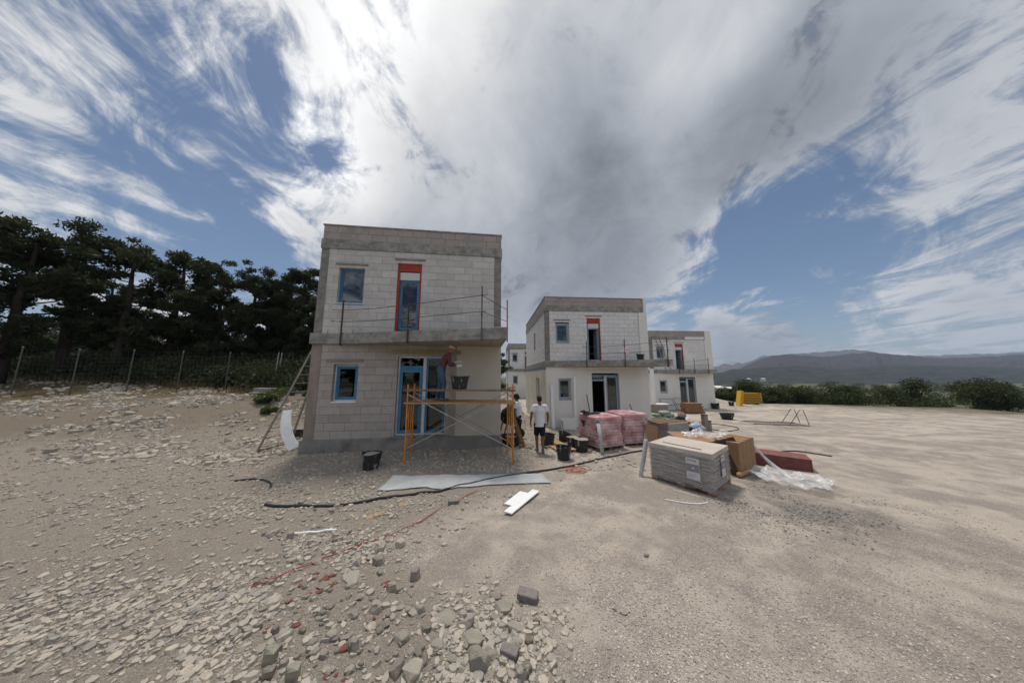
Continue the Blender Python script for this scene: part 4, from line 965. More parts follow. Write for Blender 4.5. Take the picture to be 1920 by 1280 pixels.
# the big one in front: corners measured on the ground
pf, pl_, pr_ = Vector((3.97, 5.44)), Vector((3.06, 6.20)), Vector((4.85, 6.06))
ang = R(-52); ex = Vector((math.cos(ang), math.sin(ang))); Wp = 1.22; Dp = 1.10
ctr = pf-ex*Wp/2+Vector((-ex.y, ex.x))*Dp/2
big = wrapped_boards((ctr.x, ctr.y, Tf(ctr.x, ctr.y)-.01), ang, Wp, Dp, .13, .70, 'greige board pallet in stretch film nearest the camera, with printed paper sheets on its sides', n=14, seed=3)
def sheet_label(root, x, z, w, h, face, ang_=0):
    """printed paper with a dark panel and rows of print under the film"""
    lb = MB()
    P = (lambda a, c, o: (x+a, -Dp/2-.016-o, z+c)) if face == 'f' else (lambda a, c, o: (Wp/2+.018+o, x+a, z+c))
    def q(a0, a1, c0, c1, o): return [P(a0, c0, o), P(a1, c0, o), P(a1, c1, o), P(a0, c1, o), P(a0, c0, o-.002), P(a1, c0, o-.002), P(a1, c1, o-.002), P(a0, c1, o-.002)]
    F = [(0, 1, 2, 3), (4, 7, 6, 5), (0, 4, 5, 1), (1, 5, 6, 2), (2, 6, 7, 3), (3, 7, 4, 0)]
    pp = MB().add(q(0, w, 0, h, .002), F).build('paper_label', M['paper'], root)
    MB().add(q(w*.02, w*.97, h*.36, h*.72, .0045), F).build('print_panel', M['ink'], pp)
    MB().add(q(w*.42, w*.62, h*.50, h*.57, .007), F).build('print_line', M['paper'], pp)
    for i in range(4): MB().add(q(w*(.12+.18*i), w*(.24+.18*i), h*.84, h*.93, .0045), F).build('print_mark', M['ink'], pp)
    for i in range(3): MB().add(q(w*.1, w*(.5+.12*i), h*(.08+.07*i), h*(.095+.07*i), .0045), F).build('print_line', M['ink'], pp)
sheet_label(big, Wp/2-.47, .26, .24, .42, 'f'); sheet_label(big, -.1, .30, .24, .42, 's')
mb = MB(); mb.tube([(-.40, -.30, .838), (-.05, -.33, .838), (.38, -.36, .84)], .007, 5); tag(mb.build('steel_rod', M['rust'], None, loc=big.location, rot=(0, 0, ang)), 'thin rusty rod lying on top of the nearest board pallet', 'rod')
# grey pipe leaning at its left corner, with a film rag at its foot
a0 = pix(1201, 893); a1 = atY(1211, 826, 6.62)
mb = MB(); mb.capsule([a0, a0.lerp(a1, .5)+Vector((.01, 0, 0)), a1], [.045, .05, .048], 10); tag(mb.build('foam_roll', M['mesh_sheet'], None, smooth=True), 'pale grey roll standing at the left corner of the nearest board pallet', 'roll')
# second load: low stack with the loose cardboard and film
l2 = wrapped_boards((5.45, 7.62, Tf(5.2, 7.4)-.01), R(-16), 1.5, 1.05, .13, .50, 'board load behind the nearest pallet, capped with a tan sheet and loose clear film', n=9, lid=.06, seed=5)
MB().box(-.86, .74, -.62, .52, .635, .665).build('cap_sheet', M['cardboard'], l2)
def crumpled(name, w, d, mat, loc, rz, label, h=.10, seed=1, drape=.0, thing=True, n=34, edge=None):
    X, Y = np.meshgrid(np.linspace(-w/2, w/2, n), np.linspace(-d/2, d/2, n)); Z = np.abs(fbm(X*2.6+seed, Y*2.6, 4, seed))*h*2.2+np.abs(fbm(X*7+seed, Y*7, 3, seed+5))*h*.5
    X = X+fbm(X*3, Y*3+9, 2, seed+1)*.12*w; Y = Y+fbm(X*3+5, Y*3, 2, seed+2)*.12*d
    if drape: Z = Z-drape*np.clip(np.maximum(np.abs(X)/(w/2), np.abs(Y)/(d/2))-.62, 0, 1)*2.2
    V = np.stack([X, Y, Z], -1).reshape(-1, 3); i = np.arange(n-1)[:, None]*n+np.arange(n-1)[None]; q = np.stack([i, i+1, i+n+1, i+n], -1).reshape(-1)
    me = np_mesh(name, V, 4, q, mat); me.polygons.foreach_set('use_smooth', [True]*len(me.polygons)); o = np_obj(name, me); o.location = loc; o.rotation_euler = (0, 0, rz)
    if thing: tag(o, label, 'plastic film')
    return o
crumpled('plastic_film', 1.25, .75, M['film_loose'], (5.60, 7.6, Tf(5.2, 7.4)+.68), R(-14), 'shiny clear film heaped on the tan sheet behind the nearest pallet', h=.13, seed=4, drape=.12)
# cardboard boxes on a round wooden base at the right
cbx = empty('cardboard_pack', (5.62, 6.86, Tf(5.6, 6.8)), R(28), 'open pack of tall brown cardboard boxes right behind the nearest pallet', 'cardboard boxes')
for k in range(4):
    w = .20; x = -.45+k*(w+.008); MB().box(x, x+w, -.24, .24, .12, .76+.015*k).build('box', M['cardboard'], cbx, bevel=.006)
mb = MB(); mb.capsule([(-.5, -.22, .06), (.42, -.22, .06)], .058, 10); mb.build('base_roll', M['plank'], cbx, smooth=True)
mb = MB(); mb.capsule([(.4, -.22, .06), (.4, .25, .06)], .058, 10); mb.build('base_roll', M['plank'], cbx, smooth=True)
fv = [atY(1328, 830, 6.75), atY(1375, 818.5, 6.62), atY(1391, 846, 6.50), atY(1388, 892, 6.46), atY(1372, 890, 6.52), atY(1366, 845, 6.62)]
n = len(fv); mb = MB(); mb.add(fv+[p+Vector((.004, .012, .004)) for p in fv], [(0, 1, 5), (1, 2, 5), (2, 3, 4, 5), (n, n+5, n+1), (n+1, n+5, n+2), (n+2, n+5, n+4, n+3)]+[(i, n+i, n+(i+1) % n, (i+1) % n) for i in range(n)]); tag(mb.build('cardboard_flap', M['cardboard_dark'], None), 'dark torn cardboard flap propped up between the nearest pallet and the brown boxes', 'cardboard')
o = crumpled('plastic_film', 1.0, 1.6, M['film_loose'], (6.05, 6.35, Tf(6.1, 6.3)+.02), R(40), 'long sheet of clear film trailing on the ground right of the cardboard boxes', h=.14, seed=12)
def hanging_film():
    mb = MB(); n = 24; m_ = 12; vs = []
    for i in range(n+1):
        t = i/n
        for j in range(m_+1):
            s = j/m_-.5; wv = .10+.50*t
            x = 5.98+.50*t**1.4+s*wv*.5+.025*math.sin(j*2.2+t*5); y = 6.88-.42*t+s*wv*.6; z = Tf(6.2, 6.6)+.77*(1-t)**1.25+.03+.03*math.sin(j*2.7+t*3)
            vs.append((x, y, z))
    fs = [(i*(m_+1)+j, i*(m_+1)+j+1, (i+1)*(m_+1)+j+1, (i+1)*(m_+1)+j) for i in range(n) for j in range(m_)]
    mb.add(vs, fs); tag(mb.build('plastic_film', M['film_loose'], None, smooth=True), 'twisted clear film hanging from the right end of the cardboard boxes', 'plastic film')
hanging_film()
rc = pix(1438, 880); rc_ = empty('red_tile_pack', (rc.x+.62, rc.y+.30, rc.z), R(-38), 'stack of red tiles cut by the right photo edge beside the trailing film', 'tile stack')
for k in range(6): MB().box(-.55+.004*(k % 3), .55, -.3, .3, .02+k*.05, .062+k*.05).build('tile', M['red_dusty'], rc_, bevel=.004)
# pallet three: grey boards with old boards across and a leaning cardboard
l3 = wrapped_boards((5.95, 10.35, Tf(5.9, 10.3)-.01), R(24), 1.1, .9, .13, .60, 'grey board pallet behind the tan sheet, with old planks across its top', n=10, lid=.05, seed=8)
for k in range(4): MB().box(-1.0+.08*k, .55-.1*k, -.42+.2*k, -.26+.2*k, .735+.003*k, .76+.003*k).build('plank', M['wood_old'], l3)
pc = atY(1216, 812, 9.2); o = MB().box(-.22, .22, -.006, .006, 0, .55); tag(o.build('cardboard_sheet', M['cardboard'], None, loc=(4.72, 9.25, Tf(4.7, 9.2)+.16), rot=(R(-12), R(16), R(4))), 'tan cardboard sheet standing between the pink sacks and the grey board pallet', 'cardboard')
o = MB(); n = 10; vs = []
for i in range(n+1):
    t = i/n
    for j in range(7):
        s = j/6; vs.append((4.22+.75*t*s+.02*math.sin(7*s+3*t), 8.6+.1*math.sin(3*s), Tf(4.4, 8.6)+.02+(.62-.5*s)*(1-t)+.03*math.sin(9*s+t*7)))
o.add(vs, [(i*7+j, i*7+j+1, i*7+j+8, i*7+j+7) for i in range(n) for j in range(6)]); tag(o.build('plastic_film', M['film_loose'], None, smooth=True), 'milky film tent between the pink sacks and the nearest pallet', 'plastic film')
l4 = wrapped_boards((6.6, 8.7, Tf(6.6, 8.7)-.01), R(-14), 1.3, .8, .12, .28, 'low pallet of pale boards right of the grey board pallet', n=5, lid=.05, seed=11, film=False)
# pink film wrapped sacks
def sack_mesh(w, d, h, seed):
    rr = random.Random(seed); mb = MB(); n = 12; m_ = 7; vs = []
    for i in range(m_):
        ph = math.pi*i/(m_-1); z = -math.cos(ph)*h/2; s = math.sin(ph)**.35 if 0 < i < m_-1 else .55
        for k in range(n*2):
            t = math.pi*k/n; c, q = math.cos(t), math.sin(t); e = .35
            vs.append((w/2*s*math.copysign(abs(c)**e, c)+rr.uniform(-.004, .004), d/2*s*math.copysign(abs(q)**e, q)+rr.uniform(-.004, .004), z+rr.uniform(-.004, .004)))
    N = n*2; fs = [(i*N+k, i*N+(k+1) % N, (i+1)*N+(k+1) % N, (i+1)*N+k) for i in range(m_-1) for k in range(N)]; fs.append(tuple(range(N))[::-1]); fs.append(tuple((m_-1)*N+k for k in range(N)))
    return mb.add(vs, fs)
def sack_pallet(loc, rz, w, d, label, seed, layers=9, lh=.105, emblem=False):
    rr = random.Random(seed); b = empty('sack_pallet', loc, rz, label, 'pallet of sacks', 'pink wrapped pallets of sacks'); pallet_parts(b, w, d, .13, M['wood_old'])
    MB().box(-w/2-.02, w/2+.02, -d/2-.02, d/2+.02, .131, .16).build('slip_sheet', M['mesh_sheet'], b)
    me = [sack_mesh(w/3+.0, d/2+.0, lh*1.12, seed+k).build('sack', M['bag_red'], b, smooth=True) for k in range(2)]
    for m_ in me: m_.location = (-w/3, -d/4, .165+lh/2)
    k = 0
    for L in range(layers):
        for i in range(3):
            for j in range(2):
                if L == 0 and i == 0 and j == 0: continue
                if L == 0 and i == 1 and j == 0: me[1].location = (0, -d/4, .165+lh/2); continue
                o = me[k % 2].copy(); COL.objects.link(o); o.parent = b; k += 1
                sl_ = 1-.03*L/layers; o.location = ((i-1)*w/3*sl_+rr.uniform(-.012, .012), (j-.5)*d/2*sl_+rr.uniform(-.015, .015), .165+lh*(L+.5)); o.rotation_euler = (rr.uniform(-.03, .03), rr.uniform(-.03, .03), rr.uniform(-.04, .04))
    # film skin with bulges at every layer, closed over the top
    mb = MB(); N = 96; rings = []; top = .165+lh*layers
    for jz in range(56):
        f = jz/55
        if f < .82: z = .14+(top-.14)*f/.82; sh = 1.0
        else: q = (f-.82)/.18; z = top+.055*math.sin(q*math.pi/2); sh = math.cos(q*math.pi/2)*.97+.03
        vs = []
        for k_ in range(N):
            t = 2*math.pi*k_/N; c, q2 = math.cos(t), math.sin(t); e = .30
            bul = .016*abs(math.sin(math.pi*(z-.165)/lh)) if f < .82 else .01
            a = .02+bul+.012*math.sin(3*t+z*9+seed)+.008*math.sin(11*t-z*23)
            vs.append(((w/2*(1-.02*f)+a)*math.copysign(abs(c)**e, c)*sh, (d/2*(1-.02*f)+a)*math.copysign(abs(q2)**e, q2)*sh, z+.012*math.sin(5*t+seed)*(sh < 1)))
        rings.append(vs)
    V = [v for r_ in rings for v in r_]; mb.add(V, [(i*N+k_, i*N+(k_+1) % N, (i+1)*N+(k_+1) % N, (i+1)*N+k_) for i in range(55) for k_ in range(N)]); mb.build('stretch_film', M['film_pink'], b, smooth=True)
    if emblem:   # dark blue spread-wing emblem printed on the wrap
        pts = [(-.20, .11), (-.10, .075), (-.02, .095), (.02, .10), (.05, .075), (.14, .08), (.07, .035), (.05, -.02), (.03, -.10), (-.01, -.12), (-.03, -.05), (-.05, .01), (-.13, .055)]
        mb = MB(); n = len(pts); yy = -d/2-.062; x0, z0 = -.20, .80
        mb.add([(x0+x, yy, z0+z) for x, z in pts]+[(x0+x, yy+.004, z0+z) for x, z in pts], [tuple(range(n)), tuple(range(n, 2*n))[::-1]]+[(i, (i+1) % n, n+(i+1) % n, n+i) for i in range(n)]); mb.build('printed_emblem', M['ink_blue'], b)
    return b
c1 = Vector((2.72, 8.62)); a1_ = R(20)
sp1 = sack_pallet((3.02, 9.32, Tf(3.0, 9.3)-.02), R(22), 1.02, 1.08, 'left pallet of red sacks under milky pink film, a black cloth on top', 1, layers=9, lh=.098)
mb = MB(); pts = [(-.20, .11), (-.10, .075), (-.02, .095), (.02, .10), (.05, .075), (.14, .08), (.07, .035), (.05, -.02), (.03, -.10), (-.01, -.12), (-.03, -.05), (-.05, .01), (-.13, .055)]
n = len(pts); mb.add([(-.585, -(x*1.0)+.12, .80+z) for x, z in pts]+[(-.579, -(x*1.0)+.12, .80+z) for x, z in pts], [tuple(range(n)), tuple(range(n, 2*n))[::-1]]+[(i, (i+1) % n, n+(i+1) % n, n+i) for i in range(n)]); mb.build('printed_emblem', M['ink_blue'], sp1)
sp2 = sack_pallet((4.22, 9.92, Tf(4.2, 9.9)-.02), R(12), 1.02, 1.05, 'right pallet of red sacks under milky pink film, next to the leaning cardboard sheet', 6, layers=9, lh=.102)
crumpled('black_cloth', .62, .34, M['bag_dark'], (2.72, 9.35, Tf(2.7, 9.3)+1.08), R(15), '', h=.10, seed=21, thing=False, drape=.05)
tag(bpy.data.objects['black_cloth'], 'crumpled black cloth lying on the left pallet of pink sacks', 'cloth')
a0 = pix(1130, 853); a1 = atY(1121, 789, 8.42); tb = empty('wrapped_tube', (0, 0, 0), 0, 'pale grey green tube with blue ends standing before the left pink sacks', 'tube')
tb.location = a0; d = a1-a0
MB().tube([d*.05, d*.94], .052, 14).build('tube', M['bag_green'] if False else material('pale_green_tube', (.42, .48, .47), .5, (.36, .42, .41), 6), tb, smooth=True)
MB().tube([d*0, d*.05], .055, 14).build('end_cap', M['blue_frame'], tb); MB().tube([d*.94, d*1.0], .055, 14).build('end_cap', M['blue_frame'], tb)
# cement sacks behind
def green_pile():
    pg = pix(1244, 789); cx, cy = pg.x, pg.y; rr = random.Random(3); k = 0; names = ['lowest left', 'lowest middle', 'lowest right', 'second layer left', 'second layer right', 'topmost', 'front slumped', 'rear']
    for (x, y, z, rz) in [(-.75, 0, 0, .2), (-.1, .1, 0, -.1), (.6, 0, 0, .15), (-.35, .1, .17, .5), (.35, .05, .17, -.2), (.12, .05, .34, .1), (-1.1, -.25, 0, .9), (.1, .6, 0, 0)]:
        o = sack_mesh(.72, .44, .19, 30+k).build('cement_sack', M['bag_green'], None, smooth=True); o.location = (cx+x, cy+y, Tf(cx, cy)+.09+z+.12); o.rotation_euler = (rr.uniform(-.12, .12), rr.uniform(-.12, .12), rz)
        tag(o, names[k]+' pale green sack of the heap in front of the middle house', 'sack', 'pale green sacks'); k += 1
    t = empty('sack_heap_pallet', (cx, cy, Tf(cx, cy)), 0, 'pallet under the heap of pale green sacks', 'pallet'); pallet_parts(t, 1.9, 1.0, .12, M['wood_old'])
green_pile()
pq = pix(1285, 808); o = empty('orange_crate', (pq.x, pq.y+.2, pq.z), R(-8), 'orange brown crate of tools right of the grey board pallet', 'crate')
for (x0, x1, y0, y1) in ((-.32, .32, -.24, -.22), (-.32, .32, .22, .24), (-.32, -.30, -.22, .22), (.30, .32, -.22, .22)): MB().box(x0, x1, y0, y1, 0, .48).build('panel', M['orange_box'], o)
MB().box(-.3, .3, -.22, .22, .1, .3).build('contents', M['bag_dark'], o)
for (x, y, s, mt, lab, nm) in ((*pix(1305, 808).xy, .5, 'blue_bag', 'crumpled pale blue plastic bag between the orange crate and the brown post', 'plastic_bag'), (*pix(1296, 810).xy, .26, 'bag_dark', 'black bag slumped in front of the orange crate', 'rubbish_bag'), (*pix(1314, 808).xy, .34, 'mesh_sheet', 'grey bucket shaped bundle beside the brown post', 'bundle'), (*pix(1276, 794).xy, .5, 'bag_dark', 'dark heap of sheeting right of the pale green sacks', 'sheeting_heap'), (*pix(1279, 783).xy, .45, 'rag', 'heap of reddish rags behind the dark sheeting', 'rag_heap')):
    mb = MB(); mb.ball((0, 0, s*.42), (s*.62, s*.5, s*.5), 22, 14); vs = []
    for v in mb.v:
        p = Vector(v); q = mnoise.noise(p*6+Vector((x, y, 0)))*.16*s+mnoise.noise(p*15)*.06*s; n_ = (p-Vector((0, 0, s*.42))).normalized(); p = p+n_*q; vs.append((p.x, p.y, max(p.z, -.02)))
    mb.v = vs; tag(mb.build(nm, M[mt], None, smooth=(mt != 'rag'), loc=(x, y, Tf(x, y))), lab, nm.replace('_', ' '))
for i, (x, y, h, w, rot, lab) in enumerate(((*pix(1323, 807).xy, .82, .24, 0, 'taller brown cardboard post standing right of the blue bag'), ((pix(1323, 807).x+.22), pix(1323, 807).y+.05, .52, .18, R(2), 'shorter brown cardboard post touching the taller one'))):
    p = empty('cardboard_post', (x, y, Tf(x, y)), R(12), lab, 'post'); MB().box(-w/2, w/2, -.1, .1, 0, h).build('post_shaft', M['lintel'], p, bevel=.006); MB().box(-w/2-.004, w/2+.004, -.104, .104, h-.04, h+.002).build('post_end', M['cardboard_dark'], p)
mb = MB(); mb.tube([pix(1289, 798), pix(1289, 798)+Vector((.03, 0, .5))], .075, 12); tag(mb.build('paper_roll', M['eps'], None, smooth=True), 'white roll standing behind the blue bag', 'roll')
# white board stack and the white strip at the right corner of the middle house
bs = wrapped_boards((12.75, 23.2, Tf(12.7, 23.2)-.02), R(3), 1.2, .7, .12, .62, 'stack of grey insulation boards before the left corner of the far house', n=9, film=False, lid=.06, group=None, seed=2)
MB().box(-.5, .72, -.4, .4, .742, .78).build('white_board', M['eps'], bs)
p0 = atY(1226, 758, 23.0); p1 = atY(1221.5, 691, 23.0); MBt = MB(); MBt.beam(p0, p1, .28, .14, up=(0, 1, 0)); tag(MBt.build('insulation_strip', M['eps'], None), 'tall white insulation strip standing on the grey board stack', 'insulation strip')
for i, (x, y, lab) in enumerate(((14.75, 24.9, 'left metal mesh frame leaning on the far house wall'), (16.1, 24.9, 'right metal mesh frame leaning on the far house wall by its patio door'))):
    b = empty('metal_grating', (x, y, Tf(x, y)), R(3), lab, 'metal frame', 'mesh frames leaning on the far house')
    w, h = 1.25, 1.05; z = lambda t: (0+.35*t, h*t)
    for (a_, c_) in (((-w/2, 0), (-w/2, 1)), ((w/2, 0), (w/2, 1)), ((-w/2, 1), (w/2, 1)), ((-w/2, .03), (w/2, .03)), ((-w/2, .5), (w/2, .5))):
        mb = MB(); mb.tube([(a_[0]-a_[1]*.2, *z(a_[1])), (c_[0]-c_[1]*.2, *z(c_[1]))], .022, 6); mb.build('frame_tube', M['steel'], b)
wp = empty('plank_stack', (15.25, 22.7, Tf(15.2, 22.7)), R(-2), 'stack of brown timber before the patio door of the far house', 'timber stack'); rr = random.Random(2)
for L in range(7):
    for k in range(3): MB().box(-.72+rr.uniform(-.06, .06), .72+rr.uniform(-.08, .08)-.03*L, -.45+k*.3, -.17+k*.3, .05+L*.115, .05+L*.115+.1).build('timber', M['wood'] if (L+k) % 3 else M['wood_old'], wp)
# yellow formwork panels
ya = pix(1383, 761); yb_ = pix(1412, 758); ys = empty('yellow_panel_stack', (yb_.x, yb_.y+.4, yb_.z), R(-4), 'stack of yellow formwork boards lying flat at the yard edge', 'formwork boards')
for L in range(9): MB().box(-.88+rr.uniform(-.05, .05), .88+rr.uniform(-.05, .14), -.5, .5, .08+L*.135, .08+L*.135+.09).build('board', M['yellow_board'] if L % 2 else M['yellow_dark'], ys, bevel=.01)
for x in (-.6, .55): MB().box(x-.06, x+.06, -.5, .5, 0, .079).build('bearer', M['wood'], ys)
mb = MB(); mb.tube([(.86, -.53, 1.28), (.88, -.54, .7), (.96, -.56, .1)], .012, 5); mb.build('tie_strap', M['eps'], ys)
yl = empty('yellow_panel_leaning', (0, 0, 0), 0, 'yellow formwork boards leaning upright on the left of the flat yellow stack', 'formwork boards')
for k in range(3):
    mb = MB(); mb.beam((ya.x+.12+.10*k, ya.y+.1-.02*k, ya.z-.02), (ya.x+.72+.10*k, ya.y+.4, ya.z+1.58-.05*k), .55, .085, up=(1, 0, -.4)); mb.build('board', M['yellow_board'], yl, bevel=.01)
# overturned barrier
bx, by = 13.6, 15.3; br_ = empty('crowd_barrier', (bx+1.25, by, Tf(bx+1.2, by)+.06), R(-14), 'dark metal barrier lying flat on the yard with one foot raised', 'barrier')
for y in (-.5, .5): MB().tube([(-1.25, y, .05), (1.3, y, .05)], .022, 7).build('rail', M['rust'], br_)
for k in range(15): MB().tube([(-1.22+k*.175, -.5, .05), (-1.22+k*.175, .5, .05)], .012, 5).build('bar', M['steel'], br_)
for y in (-.32, .3): MB().tube([(.55, y, .05), (1.05, y-.02, .85), (1.2, y-.02, .86), (1.4, y, .07)], .017, 6).build('foot', M['rust'], br_)
# things leaning on the middle house
def lean(u0, v0, y0, u1, v1, y1, r, mat, name, lab, cat, flat=None):
    a_ = atY(u0, v0, y0); c_ = atY(u1, v1, y1); a_.z = max(a_.z, Tf(a_.x, a_.y)-.03); mb = MB()
    if flat: mb.beam(a_, c_, flat, r, up=(0, 1, 0))
    else: mb.tube([a_, c_], r, 7)
    tag(mb.build(name, mat, None), lab, cat)
lean(1038, 804, 14.9, 1034.5, 721, 15.05, .04, M['eps'], 'insulation_strip', 'white insulation strip leaning on the left corner of the middle house', 'insulation strip', flat=.17)
lean(1080, 800, 14.95, 1077, 706, 15.12, .03, M['eps'], 'insulation_strip', 'thin white strip standing right beside the lower window of the middle house', 'insulation strip', flat=.12)
lean(1107, 779, 14.7, 1100, 739, 15.1, .03, M['steel'], 'steel_bar', 'grey bar leaning left of the patio door of the middle house', 'bar', flat=.05)
lean(1190, 782, 14.7, 1180.5, 757, 15.25, .022, M['steel'], 'tool_handle', 'dark tool handle leaning on the white wall right of the patio door', 'tool')
lean(1056, 806, 14.3, 1053.5, 785, 14.9, .02, M['rust'], 'steel_bar', 'short bar leaning at the foot of the middle house wall', 'bar')
o = MB().box(-.42, .42, -.01, .01, 0, .62); pp = atY(1067, 802, 14.75); tag(o.build('cement_board', M['render_white'], None, loc=(pp.x, 14.75, Tf(pp.x, 14.75)), rot=(R(-8), 0, R(3))), 'grey white board leaning at the foot of the wall below the lower window', 'board')
o = MB(); o.ball((0, 0, 0), (.16, .12, .2), 16, 12); o.v = [(x+.03*math.sin(z*30), y, z+.03*math.sin(x*40)) for x, y, z in o.v]; e = balcony_edge(.62)
hb = o.build('plastic_bag', M['film_pink'], None, smooth=True); hm = house_b.matrix_world; hb.location = (1.95+e.x*math.cos(R(4.2))-(e.y-.12)*math.sin(R(4.2))+.06, 15.09+(e.y-.12)*math.cos(R(4.2))+e.x*math.sin(R(4.2)), 3.72-.02+.0); tag(hb, 'pinkish plastic bag tied to the balcony rail post of the middle house', 'plastic bag')
ladder('metal_ladder', (14.6, 24.55, Z_ST-.77), (14.0, 25.1, Z_ST-.77+3.4), .5, .36, (1, .05, 0), 10, M['ladder'], 'narrow ladder standing on the balcony of the far house', .035)

# ------------------------------------------------------------------ small things on the near ground
def follow(pts, r, lift=0.0, n=10):
    """a hose or cord laid over the ground through image measured points"""
    P = [pix(u, v) for u, v in pts]; out = []
    for i in range(len(P)-1):
        p0 = P[max(i-1, 0)]; p1 = P[i]; p2 = P[i+1]; p3 = P[min(i+2, len(P)-1)]
        for k in range(n):
            t = k/n; q = .5*((2*p1)+(-p0+p2)*t+(2*p0-5*p1+4*p2-p3)*t*t+(-p0+3*p1-3*p2+p3)*t**3); out.append((q.x, q.y, Tf(q.x, q.y)+r*.9+lift))
    q = P[-1]; out.append((q.x, q.y, Tf(q.x, q.y)+r*.9+lift)); return out
mb = MB(); mb.tube(follow([(497, 947), (560, 950), (620, 950), (680, 942), (740, 931), (800, 924), (860, 911), (925, 898), (985, 888), (1050, 878), (1110, 865), (1165, 853), (1210, 845)], .024), .024, 8)
tag(mb.build('black_hose', M['hose'], None, smooth=True), 'long thick black hose running across the yard over the grey mesh sheet', 'hose')
mb = MB(); mb.tube(follow([(440, 902), (480, 899), (498, 902), (508, 908), (505, 917)], .02), .02, 8); tag(mb.build('black_hose', M['hose'], None, smooth=True), 'short curved end of black hose at the left photo edge', 'hose')
mb = MB(); mb.tube(follow([(1250, 793), (1320, 793), (1375, 800), (1383, 806), (1360, 809), (1330, 805), (1270, 812)], .022), .022, 7); tag(mb.build('black_hose', M['hose'], None, smooth=True), 'looped black hose on the pale yard behind the brown post', 'hose')
mb = MB(); mb.tube(follow([(1425, 848), (1445, 850), (1490, 846), (1560, 856)], .02), .02, 7); tag(mb.build('black_cable', M['hose'], None, smooth=True), 'black cable on the ground at the right photo edge above the red tiles', 'cable')
for k in range(2):
    mb = MB(); d = k*2.6
    mb.tube(follow([(470, 1106-d), (520, 1084+d), (590, 1058-d*1.2), (640, 1037), (690, 1018+d*.5), (750, 996), (800, 972-d*.4), (838, 948), (880, 928-d*.3), (897, 921)], .0042, .018), .0042, 5)
    tag(mb.build('red_string', M['cord'], None), ['red cord crossing the rubble from the left edge to the grey block', 'twin of the red cord, lying a finger above it', 'third strand of the red cord, lying lowest at the left edge'][k], 'string', 'strands of red cord')
def coil(u, v, label, turns, rad, seed):
    rr = random.Random(seed); c = pix(u, v); pts = []
    for i in range(turns*22):
        t = 2*math.pi*i/22; r_ = rad*(.8+.35*math.sin(t*.37+seed))
        x = c.x+r_*math.cos(t)*1.25+.05*math.sin(t*.21); y = c.y+r_*math.sin(t)*.95+.05*math.cos(t*.17); pts.append((x, y, Tf(x, y)+.012+.012*(1+math.sin(t*.53))))
    mb = MB(); mb.tube(pts, .0045, 5); tag(mb.build('cord_coil', M['cord'], None), label, 'coil of cord')
coil(1078, 883, 'tangled coil of thin red cord on the ground beside the black hose', 7, .22, 2)
mb = MB(); mb.tube(follow([(1000, 889), (1030, 881), (1060, 876), (1095, 874), (1110, 880)], .007), .007, 5); tag(mb.build('red_string', M['cord'], None), 'loose end of red cord leading out of the coil', 'string', 'strands of red cord')
def ground_sheet(name, corners, mat, label, cat, th=.006, sub=30, wav=.006):
    P = [pix(*c) for c in corners]; V = []
    for lay in (0, 1):
        for j in range(sub+1):
            for i in range(sub+1):
                s, t = i/sub, j/sub; p = P[0]*(1-s)*(1-t)+P[1]*s*(1-t)+P[2]*s*t+P[3]*(1-s)*t
                jit = .03*float(fbm(p.x*3, p.y*3, 3, 6)); x = p.x+jit*(i in (0, sub)); y = p.y+jit*2*(j in (0, sub)); V.append((x, y, Tf(x, y)+.012+lay*th+wav*(1+float(vnoise(x*5, y*5, 2)))))
    n = sub+1; A = n*n; fs = []
    for j in range(sub):
        for i in range(sub):
            k = j*n+i; fs.append((k, k+n, k+n+1, k+1)); fs.append((A+k, A+k+1, A+k+n+1, A+k+n))
    for k in range(sub): fs += [(k, k+1, A+k+1, A+k), (sub*n+k, A+sub*n+k, A+sub*n+k+1, sub*n+k+1), (k*n, A+k*n, A+(k+1)*n, (k+1)*n), (k*n+sub, (k+1)*n+sub, A+(k+1)*n+sub, A+k*n+sub)]
    return tag(MB().add(V, fs).build(name, mat, None, smooth=True), label, cat)
ground_sheet('mesh_sheet', [(706, 921), (1034, 907), (1018, 890), (737, 892)], M['mesh_sheet'], 'long grey reinforcing mesh sheet laid flat before the nearest house', 'mesh sheet', sub=44)
def flat_board(u0, v0, u1, v1, w, th, mat, name, label, cat, lift=.02):
    a_ = pix(u0, v0); c_ = pix(u1, v1); a_.z += lift+th/2; c_.z += lift+th/2; mb = MB(); mb.beam(a_, c_, w, th); tag(mb.build(name, mat, None, bevel=.003), label, cat)
flat_board(952, 966, 1005, 923, .155, .022, M['eps'], 'polystyrene_strip', 'long white polystyrene strip lying on top of a shorter one', 'polystyrene', lift=.03)
flat_board(955, 949, 984, 925, .22, .018, M['eps'], 'polystyrene_strip', 'short wide white polystyrene piece under the long strip', 'polystyrene', lift=.012)
mb = MB(); mb.tube(follow([(547, 1002), (575, 1000), (602, 998), (631, 995)], .02), .019, 8); tag(mb.build('white_pipe', M['eps'], None, smooth=True), 'white plastic pipe lying among the stones at the left', 'pipe')
mb = MB(); mb.tube(follow([(1247, 937), (1275, 942), (1300, 945), (1327, 943)], .012), .011, 6); tag(mb.build('white_cable_duct', M['eps'], None, smooth=True), 'thin white duct curved on the gravel before the nearest board pallet', 'duct')
mb = MB(); mb.tube(follow([(1262, 918), (1285, 924), (1312, 932)], .008), .006, 6); tag(mb.build('white_cable_duct', M['eps'], None, smooth=True), 'short white strip tucked along the pallet foot', 'duct')
mb = MB(); mb.tube(follow([(1148, 1141), (1160, 1148), (1172, 1153), (1181, 1147)], .004), .004, 5); tag(mb.build('twig', M['bark'], None), 'thin dark twig curved on the open gravel', 'twig')
